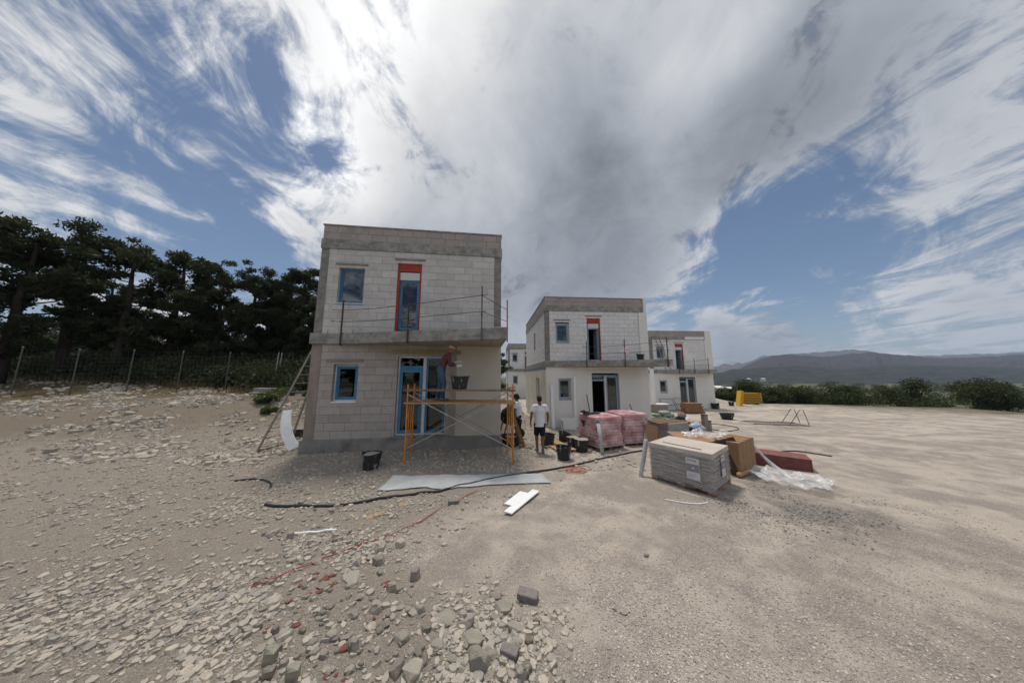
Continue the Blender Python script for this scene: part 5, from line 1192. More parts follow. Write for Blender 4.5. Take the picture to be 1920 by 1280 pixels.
p = pix(1052, 850); o = MB().box(-.32, .32, -.7, .75, 0, .014); tag(o.build('plywood_sheet', M['plank'], None, bevel=.003, loc=(p.x+.05, p.y+.75, Tf(p.x, p.y+.7)+.03), rot=(R(-2), 0, R(14))), 'mortar stained plywood sheet on the ground between the black buckets', 'plywood sheet')
for (u, v, lab, s) in ((1032, 838, 'short wooden plank end sticking from behind the plywood sheet', .5), (985, 840, 'grey plank offcut on the rubble behind the scaffold', .45)):
    p = pix(u, v); tag(MB().box(-s/2, s/2, -.05, .05, 0, .03).build('wood_offcut', M['wood_old'], None, loc=(p.x, p.y, p.z+.01), rot=(0, R(3), R(40 if s == .5 else -20))), lab, 'wood offcut')
# leaning timber prop, machine and tubs behind the right end of the scaffold
a_ = pix(983, 838); c_ = atY(959, 770, 9.25); mb = MB(); mb.beam(a_, c_, .11, .07, up=(0, 1, 0)); tag(mb.build('timber_prop', M['wood'], None), 'brown timber prop slanting behind the right end of the scaffold', 'timber prop')
mx = empty('mortar_mixer', (-.12, 10.6, Tf(-.1, 10.6)), R(-20), 'dark mortar mixer half seen past the right corner of the nearest house', 'mortar mixer')
prof = [(.16, -.34), (.30, -.22), (.33, 0), (.24, .25), (.16, .36)]; vs = []; n = 18
for r_, h_ in prof:
    for k in range(n):
        t = 2*math.pi*k/n; q = Matrix.Rotation(R(35), 3, 'Y') @ Vector((r_*math.cos(t), r_*math.sin(t), h_)); vs.append((q.x, q.y, q.z+.95))
MB().add(vs, [(i*n+k, i*n+(k+1) % n, (i+1)*n+(k+1) % n, (i+1)*n+k) for i in range(4) for k in range(n)]+[tuple(range(n))[::-1]]).build('drum', M['black_plastic'], mx, smooth=True)
for (p0, p1) in (((-.35, -.25, 0), (-.1, -.3, .9)), ((.35, -.25, 0), (.1, -.3, .9)), ((-.35, .3, 0), (-.1, .3, .9)), ((.35, .3, 0), (.1, .3, .9))): MB().tube([p0, p1], .028, 7).build('leg', M['wood_old'], mx)
MB().tube([(-.1, -.3, .9), (-.1, .3, .9)], .03, 7).build('cradle', M['steel'], mx); MB().tube([(.32, .36, .2), (.32, .42, .2)], .2, 16).build('wheel', M['hose'], mx)
bucket_proto((-.03, 9.55, Tf(0, 9.5)), 'wide black mortar tub behind the right posts of the scaffold', r0=.28, r1=.34, h=.34, fill=.7, group=None)

# ------------------------------------------------------------------ stones
def hull_proto(seed, npts=12, flat=.6):
    """angular broken shard: hull of two uneven, shifted, tilted polygons"""
    rr = random.Random(seed); bm = bmesh.new(); n = rr.choice((4, 5, 5, 6)); a0 = rr.random()*6; el = rr.uniform(.55, .95); tx, ty = rr.uniform(-.25, .25), rr.uniform(-.25, .25)
    for lay, sc in ((-1, rr.uniform(.8, 1.05)), (1, rr.uniform(.55, .95))):
        for k in range(n):
            if lay == 1 and rr.random() < .2: continue
            t = a0+6.283*(k+rr.uniform(-.3, .3))/n; r_ = .5*sc*rr.uniform(.75, 1.1); x, y = r_*math.cos(t), r_*math.sin(t)*el
            bm.verts.new((x+.08*lay*tx, y, lay*.5*flat*rr.uniform(.6, .9)+(x*tx+y*ty)*flat))
    for k in range(max(0, npts-10)): bm.verts.new((rr.uniform(-.35, .35), rr.uniform(-.3, .3)*el, .55*flat*rr.choice((-1, 1))))
    r_ = bmesh.ops.convex_hull(bm, input=bm.verts); bmesh.ops.delete(bm, geom=[g for g in r_['geom_interior'] if isinstance(g, bmesh.types.BMVert)], context='VERTS')
    return bm
def rock_mesh(seed, flat=.6, rough=True):
    bm = hull_proto(seed, 13, flat)
    if rough:
        bmesh.ops.dissolve_limit(bm, angle_limit=R(12), verts=bm.verts, edges=bm.edges); bmesh.ops.bevel(bm, geom=bm.edges[:], offset=.016, segments=1, affect='EDGES')
        bmesh.ops.triangulate(bm, faces=bm.faces); bmesh.ops.subdivide_edges(bm, edges=[e for e in bm.edges if e.calc_length() > .14], cuts=1, use_grid_fill=False); bmesh.ops.triangulate(bm, faces=bm.faces)
        for v in bm.verts: v.co += v.co.normalized()*mnoise.noise(v.co*5+Vector((seed, 0, 0)))*.045+v.co.normalized()*mnoise.noise(v.co*14)*.018
    me = bpy.data.meshes.new('stone'); bm.to_mesh(me); bm.free(); return me
rock_meshes = []
for k in range(16):
    me = rock_mesh(100+k, [.45, .6, .8, .35][k % 4]); me.materials.append([M['rock'], M['rock_green'], M['rock_pink'], M['rock']][(k*7+k//4) % 4]); rock_meshes.append(me)
def put_stone(u, v, wpx, hk, label, group='stones strewn over the rubble', mesh=None, rz=None, mat=None, name='stone', cat='stone', tilt=.12, sink=.30):
    p = pix(u, v); dist = math.hypot(p.x, p.y); dep = p.y*cP+(p.z-H)*sP; size = wpx*dep/FPX
    me = mesh or random.choice(rock_meshes); o = bpy.data.objects.new(name, me); COL.objects.link(o)
    s = size; o.scale = (s, s*random.uniform(.85, 1.15), s*hk); o.rotation_euler = (random.uniform(-tilt, tilt), random.uniform(-tilt, tilt), random.uniform(-.5, .5) if rz is None else rz)
    zmin = min(q.co.z for q in me.vertices)*o.scale.z
    o.location = (p.x, p.y+size*.25, Tf(p.x, p.y+size*.25)-zmin*(1-2*sink)); 
    if mat: o.material_slots[0].link = 'OBJECT'; o.material_slots[0].material = mat
    return tag(o, label, cat, group)
rockspots = [ # u, v (lower edge), width px, height factor, label
 (898, 1262, 56, .85, 'big squarish yellowish rock at the bottom centre'), (884, 1214, 52, .9, 'dark olive rock leaning above the big squarish one'), (874, 1178, 42, .85, 'two-topped grey rock at the top of the bottom centre group'),
 (944, 1148, 40, .9, 'cream angular rock standing apart on the gravel edge'), (966, 1190, 40, .8, 'pinkish grey flat faced block just below the cream rock'), (660, 1062, 36, .8, 'dark olive angular rock in the middle of the rubble'), (705, 1062, 40, .8, 'broad grey rock right of the dark olive one'), (775, 1090, 32, 1.0, 'grey wedge shaped rock at the edge of the smooth dust'), (652, 1100, 56, .3, 'large flat pale slab among the rubble'), (748, 1028, 30, .9, 'grey pointed rock at the top of the rubble cluster'),
 (710, 1036, 32, .7, 'dark grey rock by the red cord'), (500, 1008, 38, .6, 'pale rock at the left edge below the hose'), (540, 1012, 22, .9, 'blue grey stone at the end of the white pipe'), (497, 1140, 44, .6, 'flat grey rock at the left photo edge'), (525, 1200, 40, .6, 'smooth grey rock low at the left'), (496, 1250, 46, .9, 'long pale shard at the bottom left corner'), (540, 1278, 44, .7, 'beige flat rock on the bottom edge at the left'), (600, 1160, 36, .6, 'elongated pale rock amid the left rubble'), (660, 1225, 34, .9, 'white grey rock beside the red tile shard'), (735, 1270, 50, .8, 'large grey shard pair on the bottom edge'), (770, 1278, 52, .9, 'broad greenish shard on the bottom edge left of centre'),
 (715, 1180, 26, .9, 'upright grey shard in the lower rubble'), (798, 1186, 26, 1.0, 'small cube like rock left of the bottom centre group'), (830, 1175, 60, .25, 'buried pale slab beside the bottom centre group'), (818, 1222, 34, .8, 'grey rock left of the dark olive rock'), (785, 1150, 24, .7, 'light stone on the dust edge'), (980, 1278, 40, .8, 'rock pair on the bottom edge right of centre'), (922, 1238, 30, .8, 'narrow stone wedged right of the big squarish rock'), (935, 1160, 20, .5, 'small flat stone under the cream rock'), (1213-480+480, 1045, 14, .5, 'small dark pebble on the open gravel')]
for (u, v, w, hk, lab) in rockspots: put_stone(u, v, w, hk, lab)
for (u, v, w, lab) in ((990, 1130, 38, 'grey paving brick on the gravel right of the cream rock'), (955, 1240, 34, 'grey paving brick lying low at the bottom centre'), (849, 946, 20, 'grey block on the red cord'), (888, 950, 0, '')):
    if not w: continue
    p = pix(u, v); dep = p.y*cP+(p.z-H)*sP; s = w*dep/FPX; mb = MB(); mb.box(-s/2, s/2, -s*.26, s*.26, 0, s*.36)
    tag(mb.build('paving_brick', M['paver'], None, bevel=.006, loc=(p.x, p.y+.05, Tf(p.x, p.y+.05)+.006), rot=(R(6), R(3), R(-16) if u == 990 else R(-20) if u == 955 else R(18))), lab, 'brick')
red = [(722, 1100, 22, 'curved dark red tile shard beside the flat slab'), (692, 1166, 18, 'rounded red tile shard in the lower rubble'), (641, 1222, 24, 'long red tile shard leaning on the white grey rock'), (500, 1186, 20, ''), (552, 1176, 18, ''), (604, 1090, 18, ''), (620, 1082, 16, ''), (612, 1104, 20, ''), (596, 1112, 14, ''), (575, 1118, 14, ''), (537, 1132, 16, ''), (530, 1142, 14, ''), (546, 1128, 12, ''), (625, 1096, 12, ''), (590, 1078, 13, ''), (609, 1274, 14, ''), (628, 1268, 10, ''), (643, 1278, 12, ''), (505, 1262, 14, ''), (622, 1060, 10, ''), (560, 1100, 12, ''), (582, 1128, 10, '')]
shard_places = iter(['at the left edge beside the smooth grey rock', 'below the flat grey rock at the left', 'at the top right of the tile scatter', 'right of the centre of the tile scatter', 'widest of the tile scatter', 'under the widest one of the tile scatter', 'at the lower left of the tile scatter', 'left of the tile scatter, upper of three', 'left of the tile scatter, lowest of three', 'left of the tile scatter, smallest of three', 'at the right tip of the tile scatter', 'at the top left of the tile scatter', 'on the bottom edge of the photo, left', 'on the bottom edge of the photo, smallest', 'on the bottom edge of the photo, rightmost', 'low at the left near the long pale shard', 'beside the red cord above the scatter', 'alone above the left trio', 'below the left trio'])
for k, (u, v, w, lab) in enumerate(red):
    if not lab: lab = 'small red tile shard '+next(shard_places)
    put_stone(u, v, w, .5, lab, 'red tile shards', mesh=rock_meshes[(3+4*(k % 4))], mat=M['brick_red'], name='tile_shard', cat='tile shard', sink=.15)
for k, (u, v, w) in enumerate(((752, 947, 14), (676, 985, 11), (690, 972, 16), (705, 968, 16), (700, 978, 12), (715, 962, 12))):
    put_stone(u, v, w, .4, ['tan wood chip lying alone close under the hose', 'leftmost tan wood chip of the little scatter', 'upper left tan chip of the little scatter', 'right hand tan chip of the little scatter', 'lowest tan chip of the little scatter', 'topmost tan chip of the little scatter'][k], 'tan wood chips', mat=M['plank'], name='wood_chip', cat='wood chip', mesh=rock_meshes[7])
# the next largest stones, one object each
def edge_x(Y): return .9-2.3*np.exp(-((Y-4.2)/1.6)**2)+.12*np.clip(Y-8, 0, 8)
def stone_zone(x, y): return float(ss(.2, -.6, x-edge_x(y)+float(vnoise(x*1.1, y*1.1, 5))*1.2))
placed = 0; tries = 0; loose = []
while placed < 238 and tries < 9000:
    tries += 1; v = 860+420*random.random()**.8; u = random.uniform(475, 1020)
    p = pix(u, v)
    if random.random() > stone_zone(p.x, p.y) or (706 < u < 1036 and 885 < v < 925): continue
    dep = p.y*cP+(p.z-H)*sP; size = random.uniform(.05, .13)*(1.0 if random.random() < .8 else 1.5)
    if size*FPX/dep < 9: continue
    loose.append((put_stone(u, v, size*FPX/dep, random.uniform(.4, .8), 'angular beige grey stone in the loose rubble of the left foreground', 'loose rubble stones of the left foreground'), u, v)); placed += 1
def name_stones():
    """every loose stone is told by its colour and by the landmark it lies next to"""
    marks = [(u, v-8, 'the '+lab) for u, v, w, hk, lab in rockspots[:29]]+[(722, 1095, 'the curved dark red tile shard'), (641, 1215, 'the long red tile shard'), (990, 1122, 'the upper paving brick'), (849, 940, 'the grey block on the red cord'), (590, 998, 'the white pipe'), (690, 875, 'the lone mortar bucket'), (560, 950, 'the left end of the black hose'), (700, 975, 'the tan wood chips'), (541, 850, 'the bowed white board'), (600, 1095, 'the red tile scatter')]
    short = {'the dark olive rock leaning above the big squarish one': 'the leaning dark olive rock', 'the two-topped grey rock at the top of the bottom centre group': 'the two-topped grey rock', 'the pinkish grey flat faced block just below the cream rock': 'the pinkish flat faced block', 'the dark olive angular rock in the middle of the rubble': 'the olive rock amid the rubble', 'the big squarish yellowish rock at the bottom centre': 'the big squarish rock'}
    groups = {}
    for o, u, v in loose:
        mk = min(marks, key=lambda q: (q[0]-u)**2+(q[1]-v)**2); dx, dy = u-mk[0], v-mk[1]
        d = ('right of' if dx > 0 else 'left of') if abs(dx) > abs(dy)*1.3 else ('below' if dy > 0 else 'above')
        groups.setdefault((mk[2], d), []).append((dx*dx+dy*dy, o))
    ordw = ['', 'second ', 'third ', 'fourth ', 'fifth ', 'sixth ', 'seventh ', 'eighth ', 'ninth ', 'tenth ', 'eleventh ', 'twelfth ', 'thirteenth ', 'fourteenth ', 'fifteenth ', 'sixteenth ', 'seventeenth ', 'eighteenth ', 'nineteenth ', 'twentieth ']
    for (mk, d), lst in groups.items():
        lst.sort(key=lambda q: q[0])
        for i, (_, o) in enumerate(lst):
            colr = {'grey_limestone': 'grey', 'olive_limestone': 'olive', 'pinkish_stone': 'pinkish'}[o.data.materials[0].name]
            n_ = short.get(mk, mk); n_ = ' '.join(n_.split()[:9]); o['label'] = '%s stone, %snearest %s %s' % (colr, ordw[min(i, 19)], d, n_)
name_stones()
def scatter(name, label, n, region, smin, smax, mats, seed, dens, flat=(.35, .8), protos=10, power=2.0, npts=9):
    g = np.random.default_rng(seed); P = []
    for k in range(protos):
        bm = hull_proto(seed*50+k, npts, 1.0); bmesh.ops.triangulate(bm, faces=bm.faces); bm.verts.ensure_lookup_table(); bm.verts.index_update(); vv = np.array([v.co[:] for v in bm.verts]); ff = np.array([[v.index for v in f.verts] for f in bm.faces]); bm.free(); P.append((vv, ff))
    X, Y = region(g, n); keep = g.random(len(X)) < dens(X, Y); X = X[keep]; Y = Y[keep]; n = len(X); Z = T(X, Y)
    s = smin+(smax-smin)*g.random(n)**power; a = g.uniform(0, 6.283, n); fl = g.uniform(*flat, n); tl = g.normal(0, .2, n); kk = g.integers(0, protos, n); mi_ = g.integers(0, len(mats), n)
    VV = []; FF = []; MI = []; off = 0
    for k in range(protos):
        for q in range(len(mats)):
            idx = np.nonzero((kk == k) & (mi_ == q))[0]; vv, ff = P[k]; m_ = len(idx)
            if not m_: continue
            w = vv[None]*np.stack([s[idx], s[idx], s[idx]*fl[idx]], -1)[:, None, :]
            ct, st = np.cos(tl[idx])[:, None], np.sin(tl[idx])[:, None]; wy = w[..., 1]*ct-w[..., 2]*st; wz = w[..., 1]*st+w[..., 2]*ct
            ca, sa = np.cos(a[idx])[:, None], np.sin(a[idx])[:, None]; wx = w[..., 0]*ca-wy*sa; wy2 = w[..., 0]*sa+wy*ca
            w = np.stack([wx+X[idx][:, None], wy2+Y[idx][:, None], wz+(Z[idx]-s[idx]*fl[idx]*.04)[:, None]], -1).reshape(-1, 3)
            f = (ff[None]+(np.arange(m_)*len(vv))[:, None, None]+off).reshape(-1, 3); VV.append(w); FF.append(f); MI.append(np.full(len(f), q, np.int32)); off += len(w)
    me = np_mesh(name, np.vstack(VV), 3, np.vstack(FF).ravel(), mats[0])
    for m_ in mats[1:]: me.materials.append(m_)
    me.polygons.foreach_set('material_index', np.concatenate(MI)); return tag(np_obj(name, me), label, cat=None, kind='stuff')
def wedge(r0, r1, a0, a1, pw=1.0):
    def f(g, n):
        r_ = r0*(r1/r0)**(g.random(n)**pw); a = np.radians(g.uniform(a0, a1, n)); return r_*np.sin(a), r_*np.cos(a)
    return f
def flat_stone_mat(name, c, c2): return material(name, c, .95, c2, 30, 4)
gm = [flat_stone_mat('gravel_pale', (.47, .42, .37), (.38, .34, .30)), flat_stone_mat('gravel_grey', (.28, .25, .235), (.36, .32, .29)), flat_stone_mat('gravel_pink', (.37, .31, .28), (.28, .24, .22)), flat_stone_mat('gravel_light', (.56, .51, .45), (.45, .41, .37))]
rm = [flat_stone_mat('rubble_beige', (.41, .365, .305), (.34, .305, .255)), flat_stone_mat('rubble_grey', (.33, .305, .27), (.26, .24, .215)), flat_stone_mat('rubble_tan', (.47, .41, .335), (.38, .335, .275)), flat_stone_mat('rubble_olive', (.32, .295, .245), (.38, .34, .285))]
zone = lambda X, Y: ss(.8, -.9, X-edge_x(Y)+vnoise(X*1.1, Y*1.1, 5)*1.2)
gpatch = lambda X, Y: np.clip(.30+2.6*(fbm(X*.7, Y*.7, 3, 44)+.08), .04, 1)
scatter('gravel', 'crushed grey and beige gravel over the open yard', 180000, wedge(1.15, 9, -66, 66), .010, .032, gm, 2, lambda X, Y: gpatch(X, Y)*(1-.5*zone(X, Y)), power=1.6, protos=6, npts=7)
scatter('rubble', 'loose broken stone rubble around the nearest house', 150000, wedge(1.15, 17, -66, 12, .72), .014, .115, rm, 3, lambda X, Y: np.clip(zone(X, Y)*(.10+1.9*np.clip(fbm(X*1.0, Y*1.0, 4, 77)+.14, 0, 1)+.35*ss(4, 7, Y))+((Y > 9) & (X > -.5))*.6, 0, 1)*(1-((X > -2.95) & (X < 1.05) & (Y > 5.7) & (Y < 6.75))), power=4.2)
scatter('debris_chips', 'coarse stone chips lying between the houses and along the plinths', 30000, lambda g, n: (g.uniform(-9, 3.4, n), g.uniform(6.9, 17.5, n)), .03, .17, rm, 5, lambda X, Y: np.where(X < -6.6, .5, np.where(Y < 8.4, .38, np.where(X > -.5, .9, 0)))*np.clip(.5+2*fbm(X*.8, Y*.8, 3, 12), .05, 1), power=3.0)
scatter('bank_rubble', 'broken stone tipped over the bank left of the nearest house', 42000, lambda g, n: (-7.0-22*g.random(n)**1.5, g.uniform(7.5, 16.5, n)), .03, .34, rm, 8, lambda X, Y: np.clip(.45+2.2*fbm(X*.7, Y*.9, 3, 15), .03, 1), power=3.2)
scatter('dark_gravel', 'dark grey gravel spilled around the nearest board pallet', 8000, lambda g, n: (5.0+g.normal(0, .75, n), 5.2+g.normal(0, .45, n)), .012, .05, [flat_stone_mat('slate_chip', (.10, .095, .09), (.18, .17, .16)), rm[1]], 6, lambda X, Y: np.clip(.5+2.5*fbm(X*1.5, Y*1.5, 3, 13), 0, 1)*.9, power=2.5)

# ------------------------------------------------------------------ people
SCR = bpy.data.scenes.new('scratch'); PENDING = []
def remeshed(mb, name, mat, parent, voxel=.008, smooth=4, noise_amp=0, nscale=9):
    me = bpy.data.meshes.new(name); me.from_pydata(mb.v, [], mb.f); bm = bmesh.new(); bm.from_mesh(me); bmesh.ops.recalc_face_normals(bm, faces=bm.faces); bm.to_mesh(me); bm.free()
    o = bpy.data.objects.new('tmp', me); SCR.collection.objects.link(o)
    r = o.modifiers.new('r', 'REMESH'); r.mode = 'VOXEL'; r.voxel_size = voxel; s = o.modifiers.new('s', 'SMOOTH'); s.factor = .5; s.iterations = smooth
    ph = bpy.data.objects.new(name, bpy.data.meshes.new(name)); COL.objects.link(ph); ph.parent = parent
    PENDING.append((o, ph, name, mat, noise_amp, nscale)); return ph
def finish_remesh():
    """one evaluation for all the blended body and clothing surfaces"""
    vl = SCR.view_layers[0]; vl.update(); dg = vl.depsgraph
    for o, ph, name, mat, noise_amp, nscale in PENDING:
        me2 = bpy.data.meshes.new_from_object(o.evaluated_get(dg)); me2.update()
        if noise_amp:
            n_ = len(me2.vertices); co = np.empty(n_*3, np.float32); no = np.empty(n_*3, np.float32); me2.vertices.foreach_get('co', co); me2.vertices.foreach_get('normal', no); co = co.reshape(-1, 3); no = no.reshape(-1, 3)
            k = np.array([mnoise.noise((c[0]*nscale, c[1]*nscale, c[2]*nscale*.6)) for c in co.tolist()]); me2.vertices.foreach_set('co', (co+no*k[:, None]*noise_amp).astype(np.float32).ravel()); me2.update()
        me2.materials.clear(); me2.materials.append(mat); me2.polygons.foreach_set('use_smooth', [True]*len(me2.polygons))
        old = ph.data; ph.data = me2; bpy.data.meshes.remove(old); me2.name = name
    for q in PENDING: bpy.data.objects.remove(q[0])
def hand(mb, w, d, n, side=1, curl=25):
    """palm, four unequal curled fingers, thumb leaving the side of the palm"""
    w = Vector(w); d = Vector(d).normalized(); n = Vector(n); n = (n-d*n.dot(d)).normalized(); s = d.cross(n)*side
    mb.capsule([w-d*.02, w+d*.03, w+d*.085], [(.024, .019), (.038, .016), (.040, .014)], 12, side=tuple(s))
    for k, (off, L) in enumerate(((-.031, .068), (-.010, .078), (.011, .073), (.031, .056))):
        p = w+d*.085+s*off; pts = [p-d*.02, p]; dd = d.copy()
        for j, q in enumerate((.45, .31, .24)):
            dd = (Matrix.Rotation(R(curl*(1+.15*k+.2*j)), 3, s) @ dd) if True else dd
            if (dd.dot(n) < 0) and j == 0: dd = Matrix.Rotation(-2*R(curl*(1+.15*k+.2*j)), 3, s) @ dd; sign = -1
            p = p+dd*L*q; pts.append(p.copy())
        mb.capsule(pts, [.0095, .0095, .009, .0085, .0075], 8)
    p = w+d*.02-s*.03; t1 = (d*.7-s*.75+n*.3).normalized(); q = p+t1*.045; mb.capsule([w+d*.015-s*.01, p, q, q+(d*.95-s*.15+n*.4).normalized()*.035], [.014, .013, .011, .009], 8)
def head(mb, c, fwd, up, hair=None, sc=1.0):
    c = Vector(c); f = Vector(fwd).normalized(); u = Vector(up); u = (u-f*u.dot(f)).normalized(); r_ = f.cross(u)
    def E(mb_, off, rad, seg=16, rings=12):
        n0 = len(mb_.v); mb_.ball((0, 0, 0), tuple(x*sc for x in rad), seg, rings)
        for i in range(n0, len(mb_.v)):
            v = Vector(mb_.v[i]); mb_.v[i] = tuple(c+(r_*(v.x+off[0]*sc)+f*(v.y+off[1]*sc)+u*(v.z+off[2]*sc)))
    E(mb, (0, -.008, .03), (.075, .092, .088)); E(mb, (0, .022, -.04), (.056, .062, .068)); E(mb, (0, .055, -.085), (.028, .024, .022))
    E(mb, (0, .094, -.018), (.012, .020, .026)); E(mb, (0, .082, -.058), (.026, .012, .010)); E(mb, (0, .074, .022), (.052, .016, .012))
    for sx in (-1, 1): E(mb, (sx*.076, -.006, -.008), (.009, .020, .031))
    eyes = MB()
    for sx in (-1, 1): E(eyes, (sx*.031, .082, .004), (.011, .008, .007), 8, 6)
    hb = MB()
    if hair: 
        for off, rad in hair: E(hb, off, rad)
    return eyes, hb
def person(name, loc, rz, label, J, top, top_r, legs, mats, sleeves, hair, shoes=True, collar=True, belt=False, voxel=.0075, skin='skin', hands=None, shorts=True, scale=1.0, glove=None):
    b = empty(name, loc, rz, label, 'person'); b.scale = (scale,)*3
    V = {k: Vector(v) for k, v in J.items() if isinstance(v, tuple)}; sd = V['shoR']-V['shoL']; hd = V['hipR']-V['hipL']; mb = MB()
    mb.capsule([V['pelvis'], V['waist'], V['chest'], V['neck0']], [(.145, .100), (.125, .092), (.155, .105), (.085, .068)], 20, side=tuple(sd))
    mb.capsule([V['shoL'], V['neck0']-Vector((0, 0, .01)), V['shoR']], [.052, .06, .052], 12)
    mb.capsule([V['neck0'], V['head']-Vector((0, 0, .02))], [.056, .050], 14)
    eyes, hb = head(mb, V['head'], J['look'], J['headup'], hair)
    for s, q in (('L', -1), ('R', 1)):
        mb.capsule([V['sho'+s], V['sho'+s].lerp(V['elb'+s], .35), V['elb'+s]], [.050, .046, .037], 12); mb.capsule([V['elb'+s], V['elb'+s].lerp(V['wri'+s], .3), V['wri'+s]], [.038, .039, .026], 12)
        mb.capsule([V['hip'+s], V['hip'+s].lerp(V['kne'+s], .45), V['kne'+s]], [.084, .076, .054], 14); mb.capsule([V['kne'+s], V['kne'+s].lerp(V['ank'+s], .3), V['ank'+s]], [.053, .056, .036], 12)
        hand(mb, V['wri'+s], J['hd'+s], J['hn'+s], q, J.get('curl', 25))
        a = V['ank'+s]; t = V['toe'+s]; mb.capsule([a-Vector((0, 0, .02)), a.lerp(t, .3)-Vector((0, 0, .035)), t], [.038, (.040, .032), (.038, .022)], 12, side=None)
    body = remeshed(mb, 'body', M[skin], b, voxel, 3)
    eyes.build('eyes', M['hair'], b, smooth=True)
    if hair: remeshed(hb, 'hair' if not mats.get('cap') else 'cap', M[mats.get('cap', 'hair')], b, .01, 2, .006, 40)
    # shirt
    mb = MB(); e = .012
    mb.tube([V['hem'], V['waist'], V['chest'], V['neck0']-Vector((0, 0, .02))], [(top_r[0], top_r[1]), (top_r[2], top_r[3]), (.182, .128), (.090, .075)], 24, side=tuple(sd))
    mb.capsule([V['shoL'], V['neck0']-Vector((0, 0, .025)), V['shoR']], [.068, .066, .068], 12)
    for s in 'LR':
        if sleeves == 'short': q = V['sho'+s].lerp(V['elb'+s], .62); mb.tube([V['sho'+s], V['sho'+s].lerp(q, .5), q], [.070, .072, .070], 14)
        else: mb.capsule([V['sho'+s], V['sho'+s].lerp(V['elb'+s], .5), V['elb'+s]], [.066, .060, .052], 14); mb.tube([V['elb'+s], V['elb'+s].lerp(V['wri'+s], .55)], [.052, .046], 14)
    remeshed(mb, 'shirt', M[top], b, voxel, 3, .010, 11)
    mb = MB(); hip = (V['hipL']+V['hipR'])/2
    mb.capsule([hip+Vector((0, 0, -.02)), V['pelvis']+Vector((0, 0, .03)), V['pelvis'].lerp(V['waist'], .5)], [(.165, .118), (.165, .118), (.148, .108)], 20, side=tuple(sd))
    for s in 'LR':
        if shorts: k = V['kne'+s]; h_ = V['hip'+s]; mb.tube([h_, h_.lerp(k, .5), h_.lerp(k, .93)], [.098, .094, .086], 16)
        else: mb.capsule([V['hip'+s], V['hip'+s].lerp(V['kne'+s], .5), V['kne'+s]], [.097, .088, .072], 16); mb.tube([V['kne'+s], V['kne'+s].lerp(V['ank'+s], .5), V['ank'+s]+Vector((0, 0, -.01))], [.072, .066, .060], 14)
    remeshed(mb, 'shorts' if shorts else 'jeans', M[legs], b, voxel, 3, .008, 12)
    for s in 'LR':
        mb = MB(); a = V['ank'+s]; t = V['toe'+s]; dd = (t-a); dd.z = 0; dd.normalize(); h0 = a-dd*.035-Vector((0, 0, .045))
        mb.capsule([h0, a.lerp(t, .5)-Vector((0, 0, .018)), t], [(.046, .040), (.048, .040), (.046, .028)], 14); mb.tube([a+Vector((0, 0, .03)), a-Vector((0, 0, .04))], [.046, .050], 12)
        remeshed(mb, 'shoe', M['shoe'], b, .008, 2)
    if glove:
        for s in 'LR':
            mb = MB(); hand(mb, V['wri'+s], J['hd'+s], J['hn'+s], -1 if s == 'L' else 1, J.get('curl', 25)); mb.v = [tuple(Vector(v)+(Vector(v)-V['wri'+s])*.04) for v in mb.v]
            mb.capsule([V['wri'+s]-Vector(J['hd'+s]).normalized()*.05, V['wri'+s]+Vector(J['hd'+s]).normalized()*.08], [.042, .046], 12); remeshed(mb, 'glove', M[glove], b, .006, 1, .012, 30)
    return b
# man walking away, left foot planted ahead, right heel lifting
p = pix(1013, 849); J = dict(pelvis=(0, 0, .93), hem=(0, -.01, .80), waist=(0, .0, 1.07), chest=(0, .01, 1.30), neck0=(0, .0, 1.46), head=(.0, .035, 1.625), look=(.05, 1, -.25), headup=(0, .2, 1),
    shoL=(-.185, 0, 1.42), shoR=(.185, 0, 1.42), elbL=(-.27, -.03, 1.15), elbR=(.27, .02, 1.15), wriL=(-.285, .03, .92), wriR=(.285, .12, .93), hdL=(-.05, .1, -1), hdR=(0, .25, -1), hnL=(1, .2, 0), hnR=(-1, .2, 0),
    hipL=(-.09, 0, .90), hipR=(.09, 0, .90), kneL=(-.08, .16, .50), kneR=(.075, .00, .49), ankL=(-.075, .10, .11), ankR=(.07, -.10, .10), toeL=(-.10, .26, .035), toeR=(.09, .06, .03), curl=28)
person('person', (p.x, p.y+.02, Tf(p.x, p.y)-.005), R(4), 'man in white t-shirt and black shorts walking away between the houses', J, 'tee', (.172, .122, .166, .118), 'shorts', {}, 'short', [((0, -.012, .045), (.082, .098, .086)), ((0, -.05, .0), (.076, .062, .075))])
# man behind the scaffold: faces left, forearms raised
J2 = dict(pelvis=(0, 0, .93), hem=(0, -.01, .84), waist=(0, .02, 1.08), chest=(0, .05, 1.30), neck0=(0, .08, 1.46), head=(0, .12, 1.62), look=(.05, 1, -.15), headup=(0, .1, 1),
    shoL=(-.18, .06, 1.41), shoR=(.18, .06, 1.41), elbL=(-.22, .12, 1.15), elbR=(.23, .10, 1.14), wriL=(-.14, .33, 1.30), wriR=(.16, .32, 1.30), hdL=(.05, .5, .8), hdR=(-.05, .5, .8), hnL=(.9, .2, -.2), hnR=(-.9, .2, -.2),
    hipL=(-.09, 0, .90), hipR=(.09, 0, .90), kneL=(-.09, .08, .49), kneR=(.10, .06, .49), ankL=(-.09, .03, .09), ankR=(.11, -.04, .09), toeL=(-.10, .19, .03), toeR=(.13, .12, .03), curl=45)
q = atY(972.5, 800, 9.75)
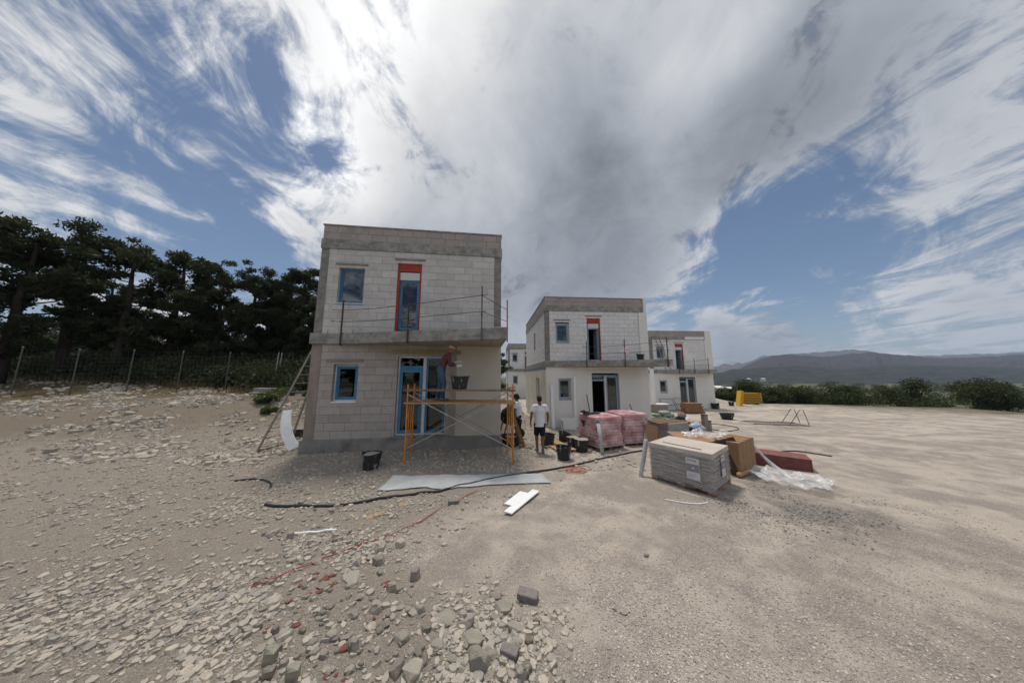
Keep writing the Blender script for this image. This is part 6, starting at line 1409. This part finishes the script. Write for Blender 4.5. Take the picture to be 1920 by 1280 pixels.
person('person', (q.x+.02, 9.75, Tf(q.x, 9.75)-.005), R(72), 'man in white t-shirt with bushy dark hair working behind the scaffold posts', J2, 'tee', (.165, .118, .16, .115), 'shorts', {}, 'short', [((0, -.02, .05), (.098, .105, .085)), ((0, -.07, -.01), (.09, .065, .085))])
# plasterer on the scaffold: bends towards the wall at the right, gloved hands at chest height
J3 = dict(pelvis=(0, -.04, .92), hem=(0, -.03, .86), waist=(0, .02, 1.05), chest=(0, .12, 1.25), neck0=(0, .18, 1.40), head=(0, .27, 1.53), look=(.05, 1, -.35), headup=(0, .35, 1),
    shoL=(-.18, .17, 1.34), shoR=(.18, .17, 1.34), elbL=(-.22, .25, 1.06), elbR=(.23, .22, 1.05), wriL=(-.10, .46, 1.14), wriR=(.14, .46, 1.02), hdL=(.2, 1, .15), hdR=(-.1, 1, .05), hnL=(0, 0, -1), hnR=(0, 0, 1),
    hipL=(-.09, -.04, .89), hipR=(.09, -.04, .89), kneL=(-.10, -.02, .48), kneR=(.09, .07, .49), ankL=(-.10, -.10, .10), ankR=(.10, .02, .10), toeL=(-.12, .08, .035), toeR=(.11, .21, .035), curl=30)
q = atY(827, 751, SA.y+.47)
person('person', (q.x, SA.y+.45, 1.64), R(-72), 'plasterer in faded red shirt and jeans standing on the scaffold planks', J3, 'red_shirt', (.150, .112, .150, .112), 'jeans', {'cap': 'rock_pink'}, 'long', [((0, -.012, .05), (.084, .100, .078)), ((0, .085, .045), (.060, .045, .012))], shorts=False, skin='skin_red', glove='glove')

finish_remesh(); bpy.data.scenes.remove(SCR)
# ------------------------------------------------------------------ air
def haze():
    m = bpy.data.materials.new('haze'); m.use_nodes = True; N = m.node_tree.nodes; L = m.node_tree.links; N.clear()
    v = N.new('ShaderNodeVolumePrincipled'); v.inputs['Color'].default_value = (.58, .74, 1, 1); v.inputs['Density'].default_value = HAZE; v.inputs['Anisotropy'].default_value = .1
    o = N.new('ShaderNodeOutputMaterial'); L.new(v.outputs[0], o.inputs['Volume'])
    b = MB(); b.box(-6200, 6200, -3100, 3100, -24, 420); h = b.build('haze', m); tag(h, 'thin bluish haze in the air', kind='stuff')
HAZE = .00012
haze()
